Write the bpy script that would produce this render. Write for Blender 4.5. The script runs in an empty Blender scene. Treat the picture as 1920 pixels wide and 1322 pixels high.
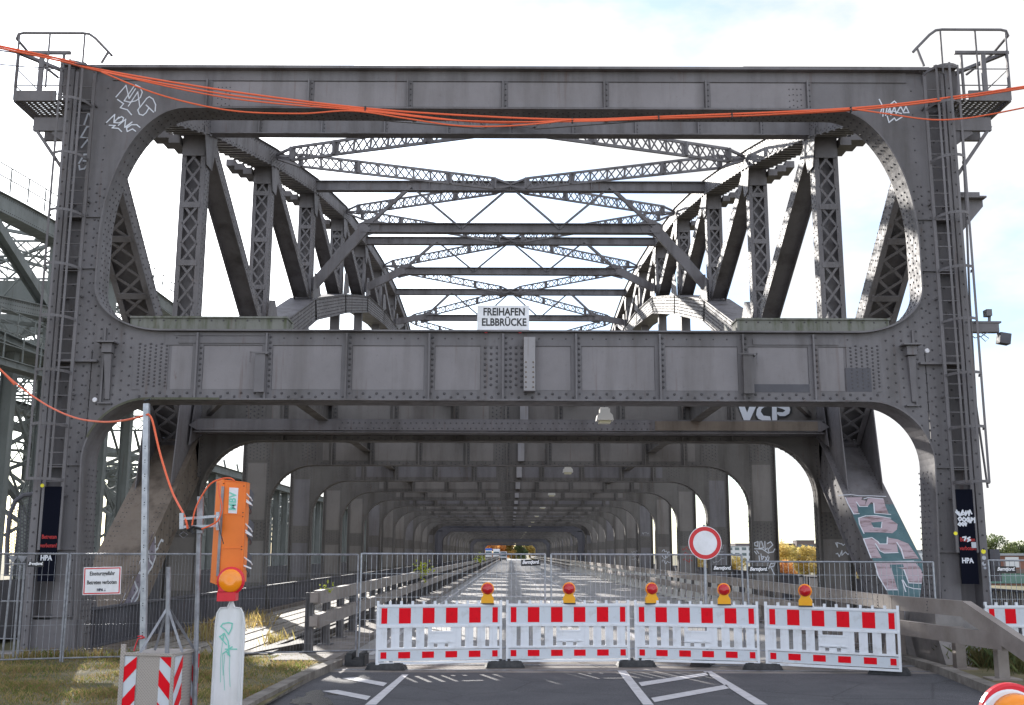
import bpy, math, random
from mathutils import Vector, Matrix
R = math.radians
scene = bpy.context.scene
col = scene.collection
random.seed(7)
B = 9.176                      # panel length of the truss

# ------------------------------------------------------------------ camera
F, CAM = 2032.0, Vector((.045, -23.576, 2.1))
_y, _p, _r = R(.063), R(10.515), R(.17)
fw = Vector((math.sin(_y)*math.cos(_p), math.cos(_y)*math.cos(_p), math.sin(_p)))
rt = Vector((math.cos(_y), -math.sin(_y), 0)); up_ = rt.cross(fw)
r2 = rt*math.cos(_r)+up_*math.sin(_r); u2 = -rt*math.sin(_r)+up_*math.cos(_r)
cd = bpy.data.cameras.new('camera'); cam = bpy.data.objects.new('camera', cd); col.objects.link(cam)
cam.matrix_world = Matrix(((r2.x, u2.x, -fw.x, CAM.x), (r2.y, u2.y, -fw.y, CAM.y), (r2.z, u2.z, -fw.z, CAM.z), (0, 0, 0, 1)))
cd.sensor_width = 36; cd.lens = F/1920*36; cd.clip_end = 6000; cd.clip_start = .05
scene.camera = cam

def ray(x, y): return fw + r2*((x-960)/F) - u2*((y-661)/F)
def P(x, y, Y):                # point of the plane Y = const seen at a photo pixel
    d = ray(x, y); return CAM + d*((Y-CAM.y)/d.y)
def G(x, y, z=0.):
    d = ray(x, y); return CAM + d*((z-CAM.z)/d.z)
def PX(x, y, X):
    d = ray(x, y); return CAM + d*((X-CAM.x)/d.x)
def PN(x, y, p0, n):
    d = ray(x, y); return CAM + d*((p0-CAM).dot(n)/d.dot(n))

# ------------------------------------------------------------------ light
SAZ, SEL = R(-19.2), R(19.5)
sv = Vector((math.sin(SAZ)*math.cos(SEL), math.cos(SAZ)*math.cos(SEL), math.sin(SEL)))
w = bpy.data.worlds.new('World'); scene.world = w; w.use_nodes = True
nt = w.node_tree; N = nt.nodes; L = nt.links
for n in list(N): N.remove(n)
out = N.new('ShaderNodeOutputWorld'); bg = N.new('ShaderNodeBackground'); L.new(bg.outputs[0], out.inputs[0])
sky = N.new('ShaderNodeTexSky'); sky.sky_type = 'NISHITA'; sky.sun_disc = False
sky.sun_elevation = SEL; sky.sun_rotation = SAZ; sky.air_density = 1.0; sky.dust_density = 0.6; sky.ozone_density = 1.0
geo = N.new('ShaderNodeTexCoord')
mp = N.new('ShaderNodeMapping'); mp.inputs['Scale'].default_value = (1, 1, 2.2); mp.inputs['Location'].default_value = (1.2, .1, .2)
L.new(geo.outputs['Generated'], mp.inputs[0])
nz = N.new('ShaderNodeTexNoise'); nz.inputs['Scale'].default_value = 2.3; nz.inputs['Detail'].default_value = 9; nz.inputs['Roughness'].default_value = .55
L.new(mp.outputs[0], nz.inputs['Vector'])
cr = N.new('ShaderNodeValToRGB'); cr.color_ramp.elements[0].position = .47; cr.color_ramp.elements[1].position = .56
L.new(nz.outputs['Fac'], cr.inputs[0])
# cloud brightness: white, brighter near the sun (thin cloud scattering forward), also raised behind the camera to light the portal
dt = N.new('ShaderNodeVectorMath'); dt.operation = 'DOT_PRODUCT'; dt.inputs[1].default_value = sv
nrm = N.new('ShaderNodeVectorMath'); nrm.operation = 'NORMALIZE'; L.new(geo.outputs['Generated'], nrm.inputs[0]); L.new(nrm.outputs[0], dt.inputs[0])
pw = N.new('ShaderNodeMapRange'); pw.inputs[1].default_value = -1; pw.inputs[2].default_value = .75; pw.inputs[3].default_value = 9.0; pw.inputs[4].default_value = 4.6
L.new(dt.outputs['Value'], pw.inputs[0])
pw2 = N.new('ShaderNodeMath'); pw2.operation = 'POWER'; L.new(dt.outputs['Value'], pw2.inputs[0]); pw2.inputs[1].default_value = 36
pm = N.new('ShaderNodeMath'); pm.operation = 'MAXIMUM'; L.new(pw2.outputs[0], pm.inputs[0]); pm.inputs[1].default_value = 0
pa = N.new('ShaderNodeMath'); pa.operation = 'MULTIPLY_ADD'; L.new(pm.outputs[0], pa.inputs[0]); pa.inputs[1].default_value = 14; L.new(pw.outputs[0], pa.inputs[2])
cc = N.new('ShaderNodeVectorMath'); cc.operation = 'SCALE'; cc.inputs[0].default_value = (1, 1, 1.01); L.new(pa.outputs[0], cc.inputs['Scale'])
mx = N.new('ShaderNodeMix'); mx.data_type = 'RGBA'
L.new(cr.outputs[0], mx.inputs[0]); 
sk = N.new('ShaderNodeVectorMath'); sk.operation = 'MULTIPLY'; sk.inputs[1].default_value = (.74, .91, 1.14); L.new(sky.outputs[0], sk.inputs[0])
veil = N.new('ShaderNodeMix'); veil.data_type = 'RGBA'; veil.inputs[0].default_value = .30
L.new(sk.outputs[0], veil.inputs[6]); L.new(cc.outputs[0], veil.inputs[7])
L.new(veil.outputs[2], mx.inputs[6]); L.new(cc.outputs[0], mx.inputs[7])
L.new(mx.outputs[2], bg.inputs[0]); bg.inputs[1].default_value = .11
sd = bpy.data.lights.new('sun', 'SUN'); so = bpy.data.objects.new('sun', sd); col.objects.link(so)
sd.energy = 4.0; sd.angle = R(.55); sd.color = (1, .95, .88)
so.rotation_euler = (-sv).to_track_quat('-Z', 'Y').to_euler()
so.location = (-20, 60, 40)
scene.view_settings.view_transform = 'Standard'; scene.view_settings.look = 'None'
scene.view_settings.exposure = 1.1; scene.view_settings.gamma = 1
scene.cycles.max_bounces = 8

# ------------------------------------------------------------------ materials
def newmat(name, rgb, rough=.6, metal=0., noise=0., nscale=3., c2=None, bump=0., bscale=30., spec=.5, trans=0., stretch=None, lo=.4, hi=.62, coord='Object'):
    m = bpy.data.materials.new(name); m.use_nodes = True
    t = m.node_tree; b = t.nodes['Principled BSDF']
    b.inputs['Base Color'].default_value = (*rgb, 1); b.inputs['Roughness'].default_value = rough
    b.inputs['Metallic'].default_value = metal; b.inputs['Specular IOR Level'].default_value = spec
    if trans: b.inputs['Transmission Weight'].default_value = trans
    tc = t.nodes.new('ShaderNodeTexCoord'); src = tc.outputs[coord]
    if stretch:
        mpn = t.nodes.new('ShaderNodeMapping'); mpn.inputs['Scale'].default_value = stretch; t.links.new(src, mpn.inputs[0]); src = mpn.outputs[0]
    if c2 is not None:
        n = t.nodes.new('ShaderNodeTexNoise'); n.inputs['Scale'].default_value = nscale; n.inputs['Detail'].default_value = 8; n.inputs['Roughness'].default_value = .62
        t.links.new(src, n.inputs['Vector'])
        r = t.nodes.new('ShaderNodeValToRGB'); r.color_ramp.elements[0].position = lo; r.color_ramp.elements[1].position = hi
        r.color_ramp.elements[0].color = (*rgb, 1); r.color_ramp.elements[1].color = (*c2, 1)
        t.links.new(n.outputs['Fac'], r.inputs[0]); t.links.new(r.outputs[0], b.inputs['Base Color'])
    if bump:
        n2 = t.nodes.new('ShaderNodeTexNoise'); n2.inputs['Scale'].default_value = bscale; n2.inputs['Detail'].default_value = 5
        t.links.new(tc.outputs[coord], n2.inputs['Vector'])
        bp = t.nodes.new('ShaderNodeBump'); bp.inputs['Strength'].default_value = bump; bp.inputs['Distance'].default_value = .02
        t.links.new(n2.outputs['Fac'], bp.inputs['Height']); t.links.new(bp.outputs[0], b.inputs['Normal'])
    return m

def steelmat(name, base, dirt, rust=(.10, .05, .03), streak=(.5, .5, .06), rough=.66, dirtamt=.65):
    """weathered paint: big blotches, vertical dirt streaks, small rust specks"""
    m = newmat(name, base, rough, 0, bump=.12, bscale=14, spec=.32)
    t = m.node_tree; b = t.nodes['Principled BSDF']; nd = t.nodes; lk = t.links
    tc = nd.new('ShaderNodeNewGeometry')
    def noise(sc, stretch, det=7, ro=.6):
        mpn = nd.new('ShaderNodeMapping'); mpn.inputs['Scale'].default_value = stretch; lk.new(tc.outputs['Position'], mpn.inputs[0])
        n = nd.new('ShaderNodeTexNoise'); n.inputs['Scale'].default_value = sc; n.inputs['Detail'].default_value = det; n.inputs['Roughness'].default_value = ro
        lk.new(mpn.outputs[0], n.inputs['Vector']); return n.outputs['Fac']
    def ramp(src, a, bb, v0=0., v1=1.):
        r = nd.new('ShaderNodeMapRange'); r.inputs[1].default_value = a; r.inputs[2].default_value = bb; r.inputs[3].default_value = v0; r.inputs[4].default_value = v1
        lk.new(src, r.inputs[0]); return r.outputs[0]
    def mix(fac, a, c):
        x = nd.new('ShaderNodeMix'); x.data_type = 'RGBA'; lk.new(fac, x.inputs[0])
        if isinstance(a, tuple): x.inputs[6].default_value = (*a, 1)
        else: lk.new(a, x.inputs[6])
        if isinstance(c, tuple): x.inputs[7].default_value = (*c, 1)
        else: lk.new(c, x.inputs[7])
        return x.outputs[2]
    lighter = tuple(min(1, v*1.22) for v in base)
    c = mix(ramp(noise(.55, (1, 1, 1)), .35, .65), base, lighter)
    c = mix(ramp(noise(3.2, streak), .47, .76, 0, dirtamt), c, dirt)
    c = mix(ramp(noise(4.6, (1.6, 1.6, .09), 6), .60, .74, 0, .45), c, rust)
    c = mix(ramp(noise(9, (1, 1, 1), 4), .60, .80, 0, .35), c, dirt)
    c = mix(ramp(noise(5.0, (1, 1, .35), 10, .7), .65, .74, 0, .7), c, rust)
    lk.new(c, b.inputs['Base Color'])
    lk.new(ramp(noise(6, (1, 1, 1)), .3, .7, rough-.12, rough+.18), b.inputs['Roughness'])
    return m

M = {}
M['steel'] = steelmat('weathered_grey_paint', (.148, .140, .148), (.062, .055, .052), dirtamt=.8)
M['panel'] = steelmat('smooth_grey_web_paint', (.200, .187, .196), (.105, .094, .090), dirtamt=.6)
M['inner'] = steelmat('dirty_shade_darkened_paint', (.118, .109, .103), (.050, .042, .037), dirtamt=.85)  # dirtier brownish paint, darkened further to carry the shade under the bridge
M['innerpanel'] = steelmat('dirty_shade_darkened_web_paint', (.172, .158, .150), (.078, .067, .060), dirtamt=.75)  # inner webs: dirty tone with the tunnel shade put into the colour
M['rivet'] = steelmat('shadow_dark_rivet_paint', (.075, .070, .075), (.035, .032, .030))  # darkened colour stands for the shadow round each rivet head
M['steel_light'] = steelmat('pale_grey_paint', (.26, .25, .26), (.12, .11, .10), dirtamt=.4)
M['steel_brown'] = steelmat('brownish_grey_paint', (.160, .130, .106), (.055, .041, .031), dirtamt=1.0)
M['steel_black'] = newmat('navy_black_panel', (.005, .006, .013), .85, spec=.08)
M['moss'] = steelmat('mossy_grey_paint', (.165, .165, .150), (.060, .072, .030), dirtamt=1.0, streak=(2.2, 2.2, .35), rough=.8)
M['mossdark'] = steelmat('mossy_flange_paint', (.085, .085, .062), (.035, .042, .020), dirtamt=1.0)
M['green'] = steelmat('green_grey_paint', (.205, .220, .214), (.10, .112, .106), dirtamt=.7)
M['galv'] = newmat('galvanised_steel', (.42, .44, .48), .38, .75, c2=(.30, .32, .36), nscale=12)
M['galvdull'] = newmat('dull_galvanised_steel', (.30, .31, .34), .5, .5, c2=(.20, .20, .22), nscale=9)
M['rail'] = newmat('brown_grey_guardrail_paint', (.27, .235, .215), .55, 0, c2=(.19, .16, .145), nscale=1.3, bump=.1)
M['raildark'] = newmat('guardrail_post_steel', (.13, .12, .125), .5, .2, c2=(.08, .075, .075), nscale=4)
M['white'] = newmat('white_barrier_plastic', (.74, .76, .81), .4, 0, c2=(.50, .50, .50), nscale=4.5, bump=.05, lo=.52, hi=.82)
M['reflwhite'] = newmat('white_reflective_sheet', (.60, .64, .70), .35, 0, c2=(.42, .43, .44), nscale=6, lo=.55, hi=.85)
M['reflred'] = newmat('red_reflective_sheet', (.74, .003, .014), .5, 0, c2=(.50, .006, .014), nscale=9, lo=.52, hi=.80, spec=.15)
M['redsign'] = newmat('red_sign_enamel', (.60, .012, .02), .35)
M['whitesign'] = newmat('white_sign_enamel', (.80, .80, .84), .35, 0, c2=(.70, .70, .72), nscale=4)
M['black'] = newmat('black_lettering', (.012, .012, .014), .5)
M['bluegrey'] = newmat('dark_navy_logo', (.03, .035, .07), .5)
M['redtext'] = newmat('red_lettering', (.42, .015, .015), .5)
M['rubber'] = newmat('recycled_black_rubber', (.022, .023, .026), .7, 0, c2=(.045, .045, .048), nscale=8, bump=.3, bscale=60)
M['orange'] = newmat('orange_signal_plastic', (.86, .20, .015), .42, 0, c2=(.78, .17, .012), nscale=3)
M['cable'] = newmat('orange_cable_jacket', (.78, .13, .045), .5)
M['cabledark'] = newmat('dark_cable_jacket', (.05, .04, .05), .5)
M['yellow'] = newmat('yellow_lamp_plastic', (.85, .40, .005), .4)
M['redlens'] = newmat('red_lamp_lens', (.50, .006, .012), .16, spec=.7)
M['amber'] = newmat('amber_lamp_lens', (.95, .28, .006), .16, spec=.7)
M['redplast'] = newmat('red_lamp_housing', (.68, .012, .03), .35)
M['beacon'] = newmat('white_beacon_plastic', (.78, .79, .81), .4, 0, c2=(.66, .67, .67), nscale=5, stretch=(1, 1, .3))
M['tealpaint'] = newmat('turquoise_marker', (.20, .62, .50), .5)
M['teal'] = newmat('dark_teal_spray_paint', (.045, .115, .135), .6, 0, c2=(.07, .15, .17), nscale=2.5)
M['pink'] = newmat('faded_pink_spray_paint', (.42, .33, .37), .65, 0, c2=(.15, .085, .085), nscale=2.2, stretch=(.8, 1, 4.5), lo=.50, hi=.66)
M['spray'] = newmat('white_spray_paint', (.66, .68, .74), .6)
M['sprayfaint'] = newmat('thin_white_spray_paint', (.36, .36, .38), .6)
M['violet'] = newmat('violet_grey_spray_paint', (.27, .24, .30), .6, 0, c2=(.17, .14, .18), nscale=3)
M['asphalt'] = newmat('dark_asphalt', (.060, .060, .068), .82, 0, c2=(.088, .087, .095), nscale=1.1, bump=.5, bscale=180, lo=.35, hi=.7)
M['bridgeroad'] = newmat('worn_bridge_asphalt', (.25, .24, .235), .56, 0, c2=(.34, .325, .315), nscale=.6, bump=.4, bscale=120, stretch=(2.2, .5, 1), lo=.35, hi=.68)
M['concrete'] = newmat('stained_concrete', (.24, .215, .20), .85, 0, c2=(.14, .12, .105), nscale=1.6, bump=.5, bscale=40)
M['jersey'] = newmat('painted_concrete_block', (.26, .24, .235), .7, 0, c2=(.15, .14, .14), nscale=1.2, bump=.2, bscale=20)
M['kerb'] = newmat('kerb_stone', (.22, .20, .18), .85, 0, c2=(.12, .105, .09), nscale=3, bump=.5, bscale=40)
M['paint'] = newmat('worn_road_marking', (.55, .54, .56), .6, 0, c2=(.40, .39, .40), nscale=7, lo=.42, hi=.72)
M['soil'] = newmat('dry_grassy_soil', (.085, .080, .035), .95, 0, c2=(.17, .14, .075), nscale=1.4, bump=.8, bscale=18)
M['field'] = newmat('far_meadow', (.10, .10, .045), .95, 0, c2=(.19, .15, .07), nscale=.08)
M['wood'] = newmat('weathered_deck_boards', (.30, .27, .23), .8, 0, c2=(.14, .12, .10), nscale=2.2, stretch=(5, .35, 1), bump=.5, bscale=30, lo=.38, hi=.68)
M['wooddark'] = newmat('dark_wet_timber', (.045, .038, .034), .8)
M['grass'] = newmat('short_green_grass', (.11, .15, .035), .8, 0, c2=(.21, .20, .06), nscale=1.2)
M['weed'] = newmat('dark_long_grass', (.060, .075, .022), .8, 0, c2=(.12, .10, .04), nscale=1.5)
M['drygrass'] = newmat('dry_straw_grass', (.34, .27, .12), .8, 0, c2=(.22, .15, .07), nscale=2)
M['leafyel'] = newmat('autumn_yellow_leaves', (.52, .39, .13), .7, 0, c2=(.34, .30, .10), nscale=.16)
M['leafor'] = newmat('autumn_orange_leaves', (.60, .30, .10), .7, 0, c2=(.48, .30, .11), nscale=.12)
M['leafgr'] = newmat('dark_green_leaves', (.085, .12, .05), .7, 0, c2=(.15, .17, .06), nscale=.2)
M['leaflime'] = newmat('lime_green_leaves', (.38, .42, .05), .6)
M['bark'] = newmat('tree_bark', (.06, .045, .035), .9)
M['brick'] = newmat('red_brick', (.27, .13, .09), .85, 0, c2=(.21, .10, .075), nscale=.8)
M['brickbr'] = newmat('brown_facade', (.20, .15, .13), .85, 0, c2=(.15, .11, .10), nscale=.1)
M['facade'] = newmat('white_facade', (.66, .67, .69), .7)
M['greyfac'] = newmat('grey_facade', (.34, .36, .39), .7)
M['glass'] = newmat('window_glass', (.06, .10, .12), .12, spec=.8)
M['greenglass'] = newmat('green_glazing', (.10, .20, .17), .2, spec=.7)
M['truckblue'] = newmat('blue_truck_tarp', (.03, .12, .45), .5)
M['alu'] = newmat('aluminium_tread_plate', (.36, .32, .30), .45, .35, bump=0)
M['lampwhite'] = newmat('pale_lamp_housing', (.62, .60, .56), .45)
M['lampglass'] = newmat('milky_lamp_glass', (.66, .62, .42), .25)
M['silver'] = newmat('round_reflector', (.72, .70, .74), .3)
M['yellowdot'] = newmat('yellow_reflector', (.85, .75, .02), .4)
M['tyre'] = newmat('tyre_rubber', (.02, .02, .02), .8)
M['sticker'] = newmat('pale_sticker', (.45, .47, .52), .4)
M['puddle'] = newmat('shallow_puddle', (.02, .02, .022), .06, spec=.8, bump=1.0, bscale=22)
def speck(m, sc, lo, hi, dark, light):
    t = m.node_tree; b = t.nodes['Principled BSDF']; src = b.inputs['Base Color'].links[0].from_socket
    g_ = t.nodes.new('ShaderNodeNewGeometry'); n = t.nodes.new('ShaderNodeTexNoise'); n.inputs['Scale'].default_value = sc; n.inputs['Detail'].default_value = 3; t.links.new(g_.outputs['Position'], n.inputs['Vector'])
    r = t.nodes.new('ShaderNodeMapRange'); r.inputs[1].default_value = lo; r.inputs[2].default_value = hi; r.inputs[3].default_value = dark; r.inputs[4].default_value = light; t.links.new(n.outputs['Fac'], r.inputs[0])
    v = t.nodes.new('ShaderNodeVectorMath'); v.operation = 'SCALE'; t.links.new(src, v.inputs[0]); t.links.new(r.outputs[0], v.inputs['Scale'])
    # wide wheel tracks and oil blotches, cracks from cell edges
    vo = t.nodes.new('ShaderNodeTexVoronoi'); vo.feature = 'DISTANCE_TO_EDGE'; vo.inputs['Scale'].default_value = .42; t.links.new(g_.outputs['Position'], vo.inputs['Vector'])
    r2_ = t.nodes.new('ShaderNodeMapRange'); r2_.inputs[1].default_value = .0; r2_.inputs[2].default_value = .012; r2_.inputs[3].default_value = .62; r2_.inputs[4].default_value = 1; t.links.new(vo.outputs['Distance'], r2_.inputs[0])
    v2 = t.nodes.new('ShaderNodeVectorMath'); v2.operation = 'SCALE'; t.links.new(v.outputs[0], v2.inputs[0]); t.links.new(r2_.outputs[0], v2.inputs['Scale'])
    t.links.new(v2.outputs[0], b.inputs['Base Color'])
speck(M['asphalt'], 55, .38, .66, .72, 1.5); speck(M['bridgeroad'], 40, .35, .68, .82, 1.2)
def translucent(m, amt=.55, gain=1.5):
    t = m.node_tree; b = t.nodes['Principled BSDF']; o = t.nodes['Material Output']
    tl_ = t.nodes.new('ShaderNodeBsdfTranslucent'); mx_ = t.nodes.new('ShaderNodeMixShader'); mx_.inputs[0].default_value = amt
    v = t.nodes.new('ShaderNodeVectorMath'); v.operation = 'SCALE'; v.inputs['Scale'].default_value = gain
    t.links.new(b.inputs['Base Color'].links[0].from_socket, v.inputs[0]) if b.inputs['Base Color'].links else v.inputs[0].__setattr__('default_value', b.inputs['Base Color'].default_value[:3])
    t.links.new(v.outputs[0], tl_.inputs[0]); t.links.new(b.outputs[0], mx_.inputs[1]); t.links.new(tl_.outputs[0], mx_.inputs[2]); t.links.new(mx_.outputs[0], o.inputs[0])
for k_ in ('leafyel', 'leafor', 'leafgr', 'leaflime', 'drygrass', 'grass', 'weed'): translucent(M[k_])
# puddle: broken outline through roughness patches
# tread plate bump: crossed raised bars
def tread(m):
    t = m.node_tree; b = t.nodes['Principled BSDF']; tc = t.nodes.new('ShaderNodeTexCoord')
    outs = []
    for a in (45, -45):
        mpn = t.nodes.new('ShaderNodeMapping'); mpn.inputs['Rotation'].default_value = (0, R(a), 0); t.links.new(tc.outputs['Object'], mpn.inputs[0])
        wv = t.nodes.new('ShaderNodeTexWave'); wv.inputs['Scale'].default_value = 18; wv.bands_direction = 'X'; t.links.new(mpn.outputs[0], wv.inputs['Vector']); outs.append(wv.outputs['Fac'])
    mm = t.nodes.new('ShaderNodeMath'); mm.operation = 'MAXIMUM'; t.links.new(outs[0], mm.inputs[0]); t.links.new(outs[1], mm.inputs[1])
    bp = t.nodes.new('ShaderNodeBump'); bp.inputs['Strength'].default_value = .35; bp.inputs['Distance'].default_value = .006
    t.links.new(mm.outputs[0], bp.inputs['Height']); t.links.new(bp.outputs[0], b.inputs['Normal'])
    rr = t.nodes.new('ShaderNodeMix'); rr.data_type = 'RGBA'; rr.inputs[6].default_value = (.33, .29, .27, 1); rr.inputs[7].default_value = (.42, .38, .35, 1)
    t.links.new(mm.outputs[0], rr.inputs[0]); t.links.new(rr.outputs[2], b.inputs['Base Color'])
tread(M['alu'])

# ------------------------------------------------------------------ mesh helper
def wloc(o):
    v = Vector((0, 0, 0))
    while o is not None: v = v + o.location; o = o.parent
    return v
def tag(o, label=None, cat=None, group=None, kind=None):
    if label: o['label'] = label
    if cat: o['category'] = cat
    if group: o['group'] = group
    if kind: o['kind'] = kind
    return o
def empty(name, loc, label=None, cat=None, group=None, rz=0):
    o = bpy.data.objects.new(name, None); col.objects.link(o); o.location = loc; o.rotation_euler = (0, 0, rz)
    o.empty_display_size = .2
    return tag(o, label, cat, group)
class MB:
    def __init__(s): s.v = []; s.f = []; s.mi = []; s.cur = 0
    def face(s, pts):
        b = len(s.v); s.v += [tuple(p) for p in pts]; s.f.append(tuple(range(b, b+len(pts)))); s.mi.append(s.cur)
    def box(s, lo, hi):
        x0, y0, z0 = lo; x1, y1, z1 = hi
        b = len(s.v)
        s.v += [(x0, y0, z0), (x1, y0, z0), (x1, y1, z0), (x0, y1, z0), (x0, y0, z1), (x1, y0, z1), (x1, y1, z1), (x0, y1, z1)]
        for q in ((0, 3, 2, 1), (4, 5, 6, 7), (0, 1, 5, 4), (1, 2, 6, 5), (2, 3, 7, 6), (3, 0, 4, 7)):
            s.f.append(tuple(b+i for i in q)); s.mi.append(s.cur)
        return s
    def cbox(s, c, d): return s.box([c[i]-d[i]/2 for i in range(3)], [c[i]+d[i]/2 for i in range(3)])
    def frame(s, p, q, up):
        p = Vector(p); q = Vector(q); t = (q-p).normalized(); up = Vector(up)
        if abs(t.dot(up)) > .999: up = Vector((0, 1, 0)) if abs(t.y) < .9 else Vector((1, 0, 0))
        a = t.cross(up).normalized(); b = a.cross(t).normalized(); return p, q, t, a, b
    def bar(s, p, q, wd, h, up=(0, 0, 1), off=(0, 0)):
        """box from p to q, wd across (t x up), h along up"""
        p, q, t, a, b = s.frame(p, q, up); o = a*off[0]+b*off[1]
        k = len(s.v)
        for e in (p, q):
            for sx, sz in ((-1, -1), (1, -1), (1, 1), (-1, 1)): s.v.append(tuple(e+o+a*(sx*wd/2)+b*(sz*h/2)))
        for fq in ((0, 1, 2, 3), (7, 6, 5, 4), (0, 4, 5, 1), (1, 5, 6, 2), (2, 6, 7, 3), (3, 7, 4, 0)):
            s.f.append(tuple(k+i for i in fq)); s.mi.append(s.cur)
        return s
    def tube(s, pts, r, n=8, cap=True):
        pts = [Vector(p) for p in pts]; rs = r if isinstance(r, (list, tuple)) else [r]*len(pts)
        k = len(s.v); ref = Vector((.13, .21, 1))
        for i, p in enumerate(pts):
            t = (pts[min(i+1, len(pts)-1)]-pts[max(i-1, 0)]).normalized()
            a = t.cross(ref)
            if a.length < .1: a = t.cross(Vector((1, 0, 0)))
            a.normalize(); b = a.cross(t)
            for j in range(n):
                an = 2*math.pi*j/n; s.v.append(tuple(p+a*(rs[i]*math.cos(an))+b*(rs[i]*math.sin(an))))
        for i in range(len(pts)-1):
            for j in range(n):
                s.f.append((k+i*n+j, k+i*n+(j+1) % n, k+(i+1)*n+(j+1) % n, k+(i+1)*n+j)); s.mi.append(s.cur)
        if cap:
            s.f.append(tuple(k+j for j in range(n))[::-1]); s.mi.append(s.cur)
            s.f.append(tuple(k+(len(pts)-1)*n+j for j in range(n))); s.mi.append(s.cur)
        return s
    def prism(s, poly, ext):
        """poly: list of 3D points, extruded by vector ext"""
        e = Vector(ext); k = len(s.v); n = len(poly)
        s.v += [tuple(p) for p in poly] + [tuple(Vector(p)+e) for p in poly]
        s.f.append(tuple(range(k, k+n))); s.f.append(tuple(range(k+2*n-1, k+n-1, -1))); s.mi += [s.cur]*2
        for i in range(n):
            j = (i+1) % n; s.f.append((k+i, k+n+i, k+n+j, k+j)); s.mi.append(s.cur)
        return s
    def ribbon(s, path, depth, thick, closed=False, out=None):
        """strip following path [(x,z)], from y=depth[0] to depth[1], thickness to the left of travel"""
        n = len(path); k = len(s.v)
        for i in range(n):
            a = path[i-1] if (i > 0 or closed) else path[i]; c = path[(i+1) % n] if (i < n-1 or closed) else path[i]
            dx, dz = c[0]-a[0], c[1]-a[1]; l = math.hypot(dx, dz) or 1; nx, nzz = -dz/l, dx/l
            x, z = path[i]; X, Z = x+nx*thick, z+nzz*thick
            s.v += [(x, depth[0], z), (x, depth[1], z), (X, depth[1], Z), (X, depth[0], Z)]
        for i in range(n if closed else n-1):
            j = (i+1) % n
            for q in range(4):
                s.f.append((k+i*4+q, k+i*4+(q+1) % 4, k+j*4+(q+1) % 4, k+j*4+q)); s.mi.append(s.cur)
        return s
    def rivet(s, p, n, r=.03, h=None, m=6):
        p = Vector(p); n = Vector(n); a = n.orthogonal().normalized(); b = n.cross(a); h = h or r*.7
        k = len(s.v); keep = s.cur; s.cur = 1
        for j in range(m):
            an = 2*math.pi*j/m; s.v.append(tuple(p+a*(r*math.cos(an))+b*(r*math.sin(an))))
        if m >= 6:
            for j in range(m):
                an = 2*math.pi*j/m; s.v.append(tuple(p+n*(h*.75)+(a*math.cos(an)+b*math.sin(an))*(r*.62)))
            for j in range(m): s.f.append((k+j, k+(j+1) % m, k+m+(j+1) % m, k+m+j)); s.mi.append(s.cur)
            s.f.append(tuple(k+m+j for j in range(m))); s.mi.append(s.cur)
        else:
            s.v.append(tuple(p+n*h))
            for j in range(m): s.f.append((k+j, k+(j+1) % m, k+m)); s.mi.append(s.cur)
        s.cur = keep
        return s
    def lathe(s, c, prof, n=20, axis=(0, 0, 1)):
        ax = Vector(axis).normalized(); a = ax.orthogonal().normalized(); b = ax.cross(a); c = Vector(c); k = len(s.v)
        for (r, h) in prof:
            for j in range(n):
                an = 2*math.pi*j/n; s.v.append(tuple(c+ax*h+a*(r*math.cos(an))+b*(r*math.sin(an))))
        for i in range(len(prof)-1):
            for j in range(n):
                s.f.append((k+i*n+j, k+i*n+(j+1) % n, k+(i+1)*n+(j+1) % n, k+(i+1)*n+j)); s.mi.append(s.cur)
        s.f.append(tuple(k+j for j in range(n))[::-1]); s.mi.append(s.cur)
        s.f.append(tuple(k+(len(prof)-1)*n+j for j in range(n))); s.mi.append(s.cur)
        return s
    def lattice(s, p, q, h, up, cells, rail=.09, lace=.05, th=.03, batten=0, width=0):
        """flat laced girder; h = depth along up"""
        p, q, t, a, b = s.frame(p, q, up); Ln = (q-p).length
        for sg in (-1, 1): s.bar(p+b*sg*(h/2-rail/2), q+b*sg*(h/2-rail/2), th*3, rail, b)
        hh = h-rail
        for i in range(cells):
            x0, x1 = Ln*i/cells, Ln*(i+1)/cells
            s.bar(p+t*x0-b*hh/2, p+t*x1+b*hh/2, th, lace, a.cross(t)); s.bar(p+t*x0+b*hh/2+a*th*1.1, p+t*x1-b*hh/2+a*th*1.1, th, lace, a.cross(t))
            if batten and i % batten == 0: s.bar(p+t*x0-b*hh/2, p+t*x0+b*hh/2, th*1.4, rail*.9, t)
        return s
    def build(s, name, mat, parent=None, smooth=False, local=False, kind=None, label=None, origin=None):
        if parent is not None and not local:
            o = wloc(parent); s.v = [(x-o.x, y-o.y, z-o.z) for x, y, z in s.v]
        if parent is None and origin is not None:
            s.v = [(x-origin[0], y-origin[1], z-origin[2]) for x, y, z in s.v]
        me = bpy.data.meshes.new(name); me.from_pydata(s.v, [], s.f)
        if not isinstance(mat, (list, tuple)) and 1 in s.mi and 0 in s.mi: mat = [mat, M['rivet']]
        mats = mat if isinstance(mat, (list, tuple)) else [mat]
        for m in mats: me.materials.append(m)
        if len(mats) > 1: me.polygons.foreach_set('material_index', s.mi)
        if smooth: me.polygons.foreach_set('use_smooth', [True]*len(me.polygons))
        me.update()
        ob = bpy.data.objects.new(name, me); col.objects.link(ob)
        if parent is not None: ob.parent = parent
        elif origin is not None: ob.location = origin
        if kind: ob['kind'] = kind
        if label: ob['label'] = label
        return ob
def copy_tree(o, parent=None):
    c = o.copy(); col.objects.link(c); c.parent = parent
    for ch in o.children: copy_tree(ch, c)
    return c
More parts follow.
